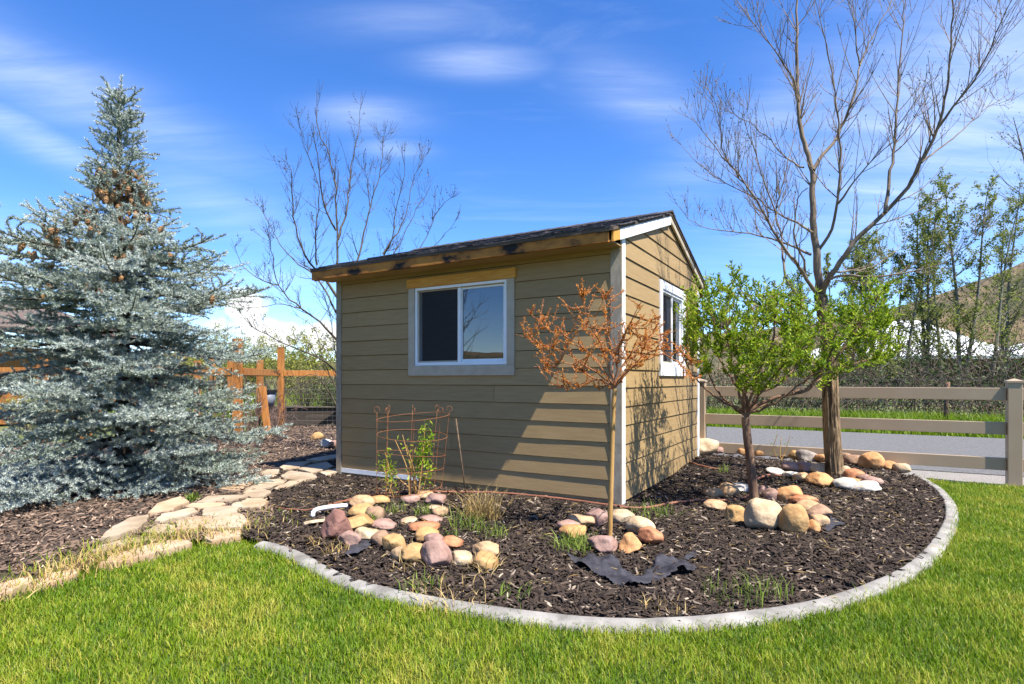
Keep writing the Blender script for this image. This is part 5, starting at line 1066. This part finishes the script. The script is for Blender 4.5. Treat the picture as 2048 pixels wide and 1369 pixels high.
left_far = lambda X, Y: (X < -2.0 + 0 * Y) & ((X < -.42 * Y) | (Y > 8.2))
nch = chips(122000, (-2.9, 5.3), (2.55, 8.2), lambda Y: (3.6 / Y) ** 1.1, 'chip', 'dark shredded bark chips in the bed in front of the shed', 'bark_chips', 1, lambda X, Y: ~left_far(X, Y))
nch2 = chips(95000, (-9.5, -1.5), (3.4, 14.2), lambda Y: (4.2 / Y) ** 1.1 * .9, 'chip_pale', 'faded brown bark chips under the spruce and along the path', 'faded_bark_chips', 2, left_far, .06)
# lawn
def lawn_blades(n, xr, yr, name, label, L0, L1, dens, m, seed, varf, extra=None, lean=.35, w=(.0026, .0048)):
    rng = np.random.default_rng(seed); X = rng.uniform(*xr, n); Y = rng.uniform(*yr, n); k = inpoly(X, Y, lawn_poly) & (np.abs(X) < .93 * Y + .5) & (rng.random(n) < np.clip(dens(Y), 0, 1))
    if extra is not None: k &= extra(X, Y)
    X, Y = X[k], Y[k]; n = len(X); P = np.stack([X, Y, np.zeros(n)], 1); pn = np.array([mnoise.noise((a * 1.7, b * 1.7, 2)) * .55 + mnoise.noise((a * 6, b * 6, 5)) * .45 for a, b in zip(X, Y)])
    var = varf(rng, n, pn); o = link(name, blades(name, P, rng.uniform(L0, L1, n) * (1 + .25 * pn), rng.uniform(*w, n) * (.75 + .10 * Y), M[m], var, rng, lean, .4)); tag(o, label, 'grass', kind='stuff'); return n
ng = lawn_blades(880000, (-5.2, 7.2), (1.7, 7.0), 'lawn_grass', 'short bright green mown lawn grass', .026, .058, lambda Y: (2.6 / Y) ** 1.15, 'grass', 3, lambda r, n, p: np.where(r.random(n) < .07, 1.0, .42 + .95 * p + r.normal(0, .2, n)))
# longer blades along the edging and path stones
edge = np.vstack([curb_c[:, :2], left_edge[:, :2]])
def near_edge(X, Y):
    r = np.zeros(len(X), bool)
    for i in range(0, len(X), 20000):
        D = np.sqrt(((X[i:i + 20000, None] - edge[None, ::3, 0]) ** 2 + (Y[i:i + 20000, None] - edge[None, ::3, 1]) ** 2).min(1)); r[i:i + 20000] = D < .16
    return r
lawn_blades(50000, (-5.2, 5.2), (2.8, 7.0), 'edge_grass', 'longer grass blades along edging and stones', .05, .105, lambda Y: .55 + 0 * Y, 'grass', 4, lambda r, n, p: .35 + .5 * p + r.normal(0, .22, n), near_edge)
# yellowish tufts where lawn meets the left bed
rng = np.random.default_rng(8); n = 1300; u = rng.random(n); ie = (u * (len(left_edge) - 1)); i0 = np.minimum(ie.astype(int), len(left_edge) - 2); P = left_edge[i0] + (left_edge[i0 + 1] - left_edge[i0]) * (ie - i0)[:, None]
P = P + np.stack([rng.normal(0, .1, n), np.abs(rng.normal(0, .34, n)) - .05, np.zeros(n)], 1); P[:, 2] = .03
o = link('dry_edge_grass', blades('dry_edge_grass', P, rng.uniform(.04, .11, n), rng.uniform(.004, .008, n), M['straw'], rng.random(n), rng, .7)); tag(o, 'dry yellow grass fringe between lawn and left bed', 'grass', kind='stuff')
n = 1200; P = P[:n] + np.stack([rng.normal(0, .15, n), np.abs(rng.normal(0, .2, n)), np.zeros(n)], 1)
o = link('fringe_grass', blades('fringe_grass', P, rng.uniform(.04, .10, n), rng.uniform(.004, .007, n), M['grass'], rng.random(n), rng, .5)); tag(o, 'green grass wisps creeping onto the left bed', 'grass', kind='stuff')
# a little leaf and straw litter over the front bed
n = 1500; cx_ = rng.uniform(-2.2, 4.2, n); cy_ = rng.uniform(3.2, 6.5, n); k = inpoly(cx_, cy_, mulch_poly); P = np.stack([cx_[k], cy_[k], mulch_zv(cx_[k], cy_[k]) + .028], 1); n = len(P)
dd = rng.normal(size=(n, 3)); dd[:, 2] *= .15; V, Fq = leaves(P, dd, rng.uniform(.03, .10, n), rng.uniform(.003, .006, n), rng); o = link('straw_litter', mesh_np('straw_litter', V, Fq, M['straw'], np.repeat(rng.random(n), 4))); tag(o, 'scattered pale straw litter on the mulch', 'litter', kind='stuff')
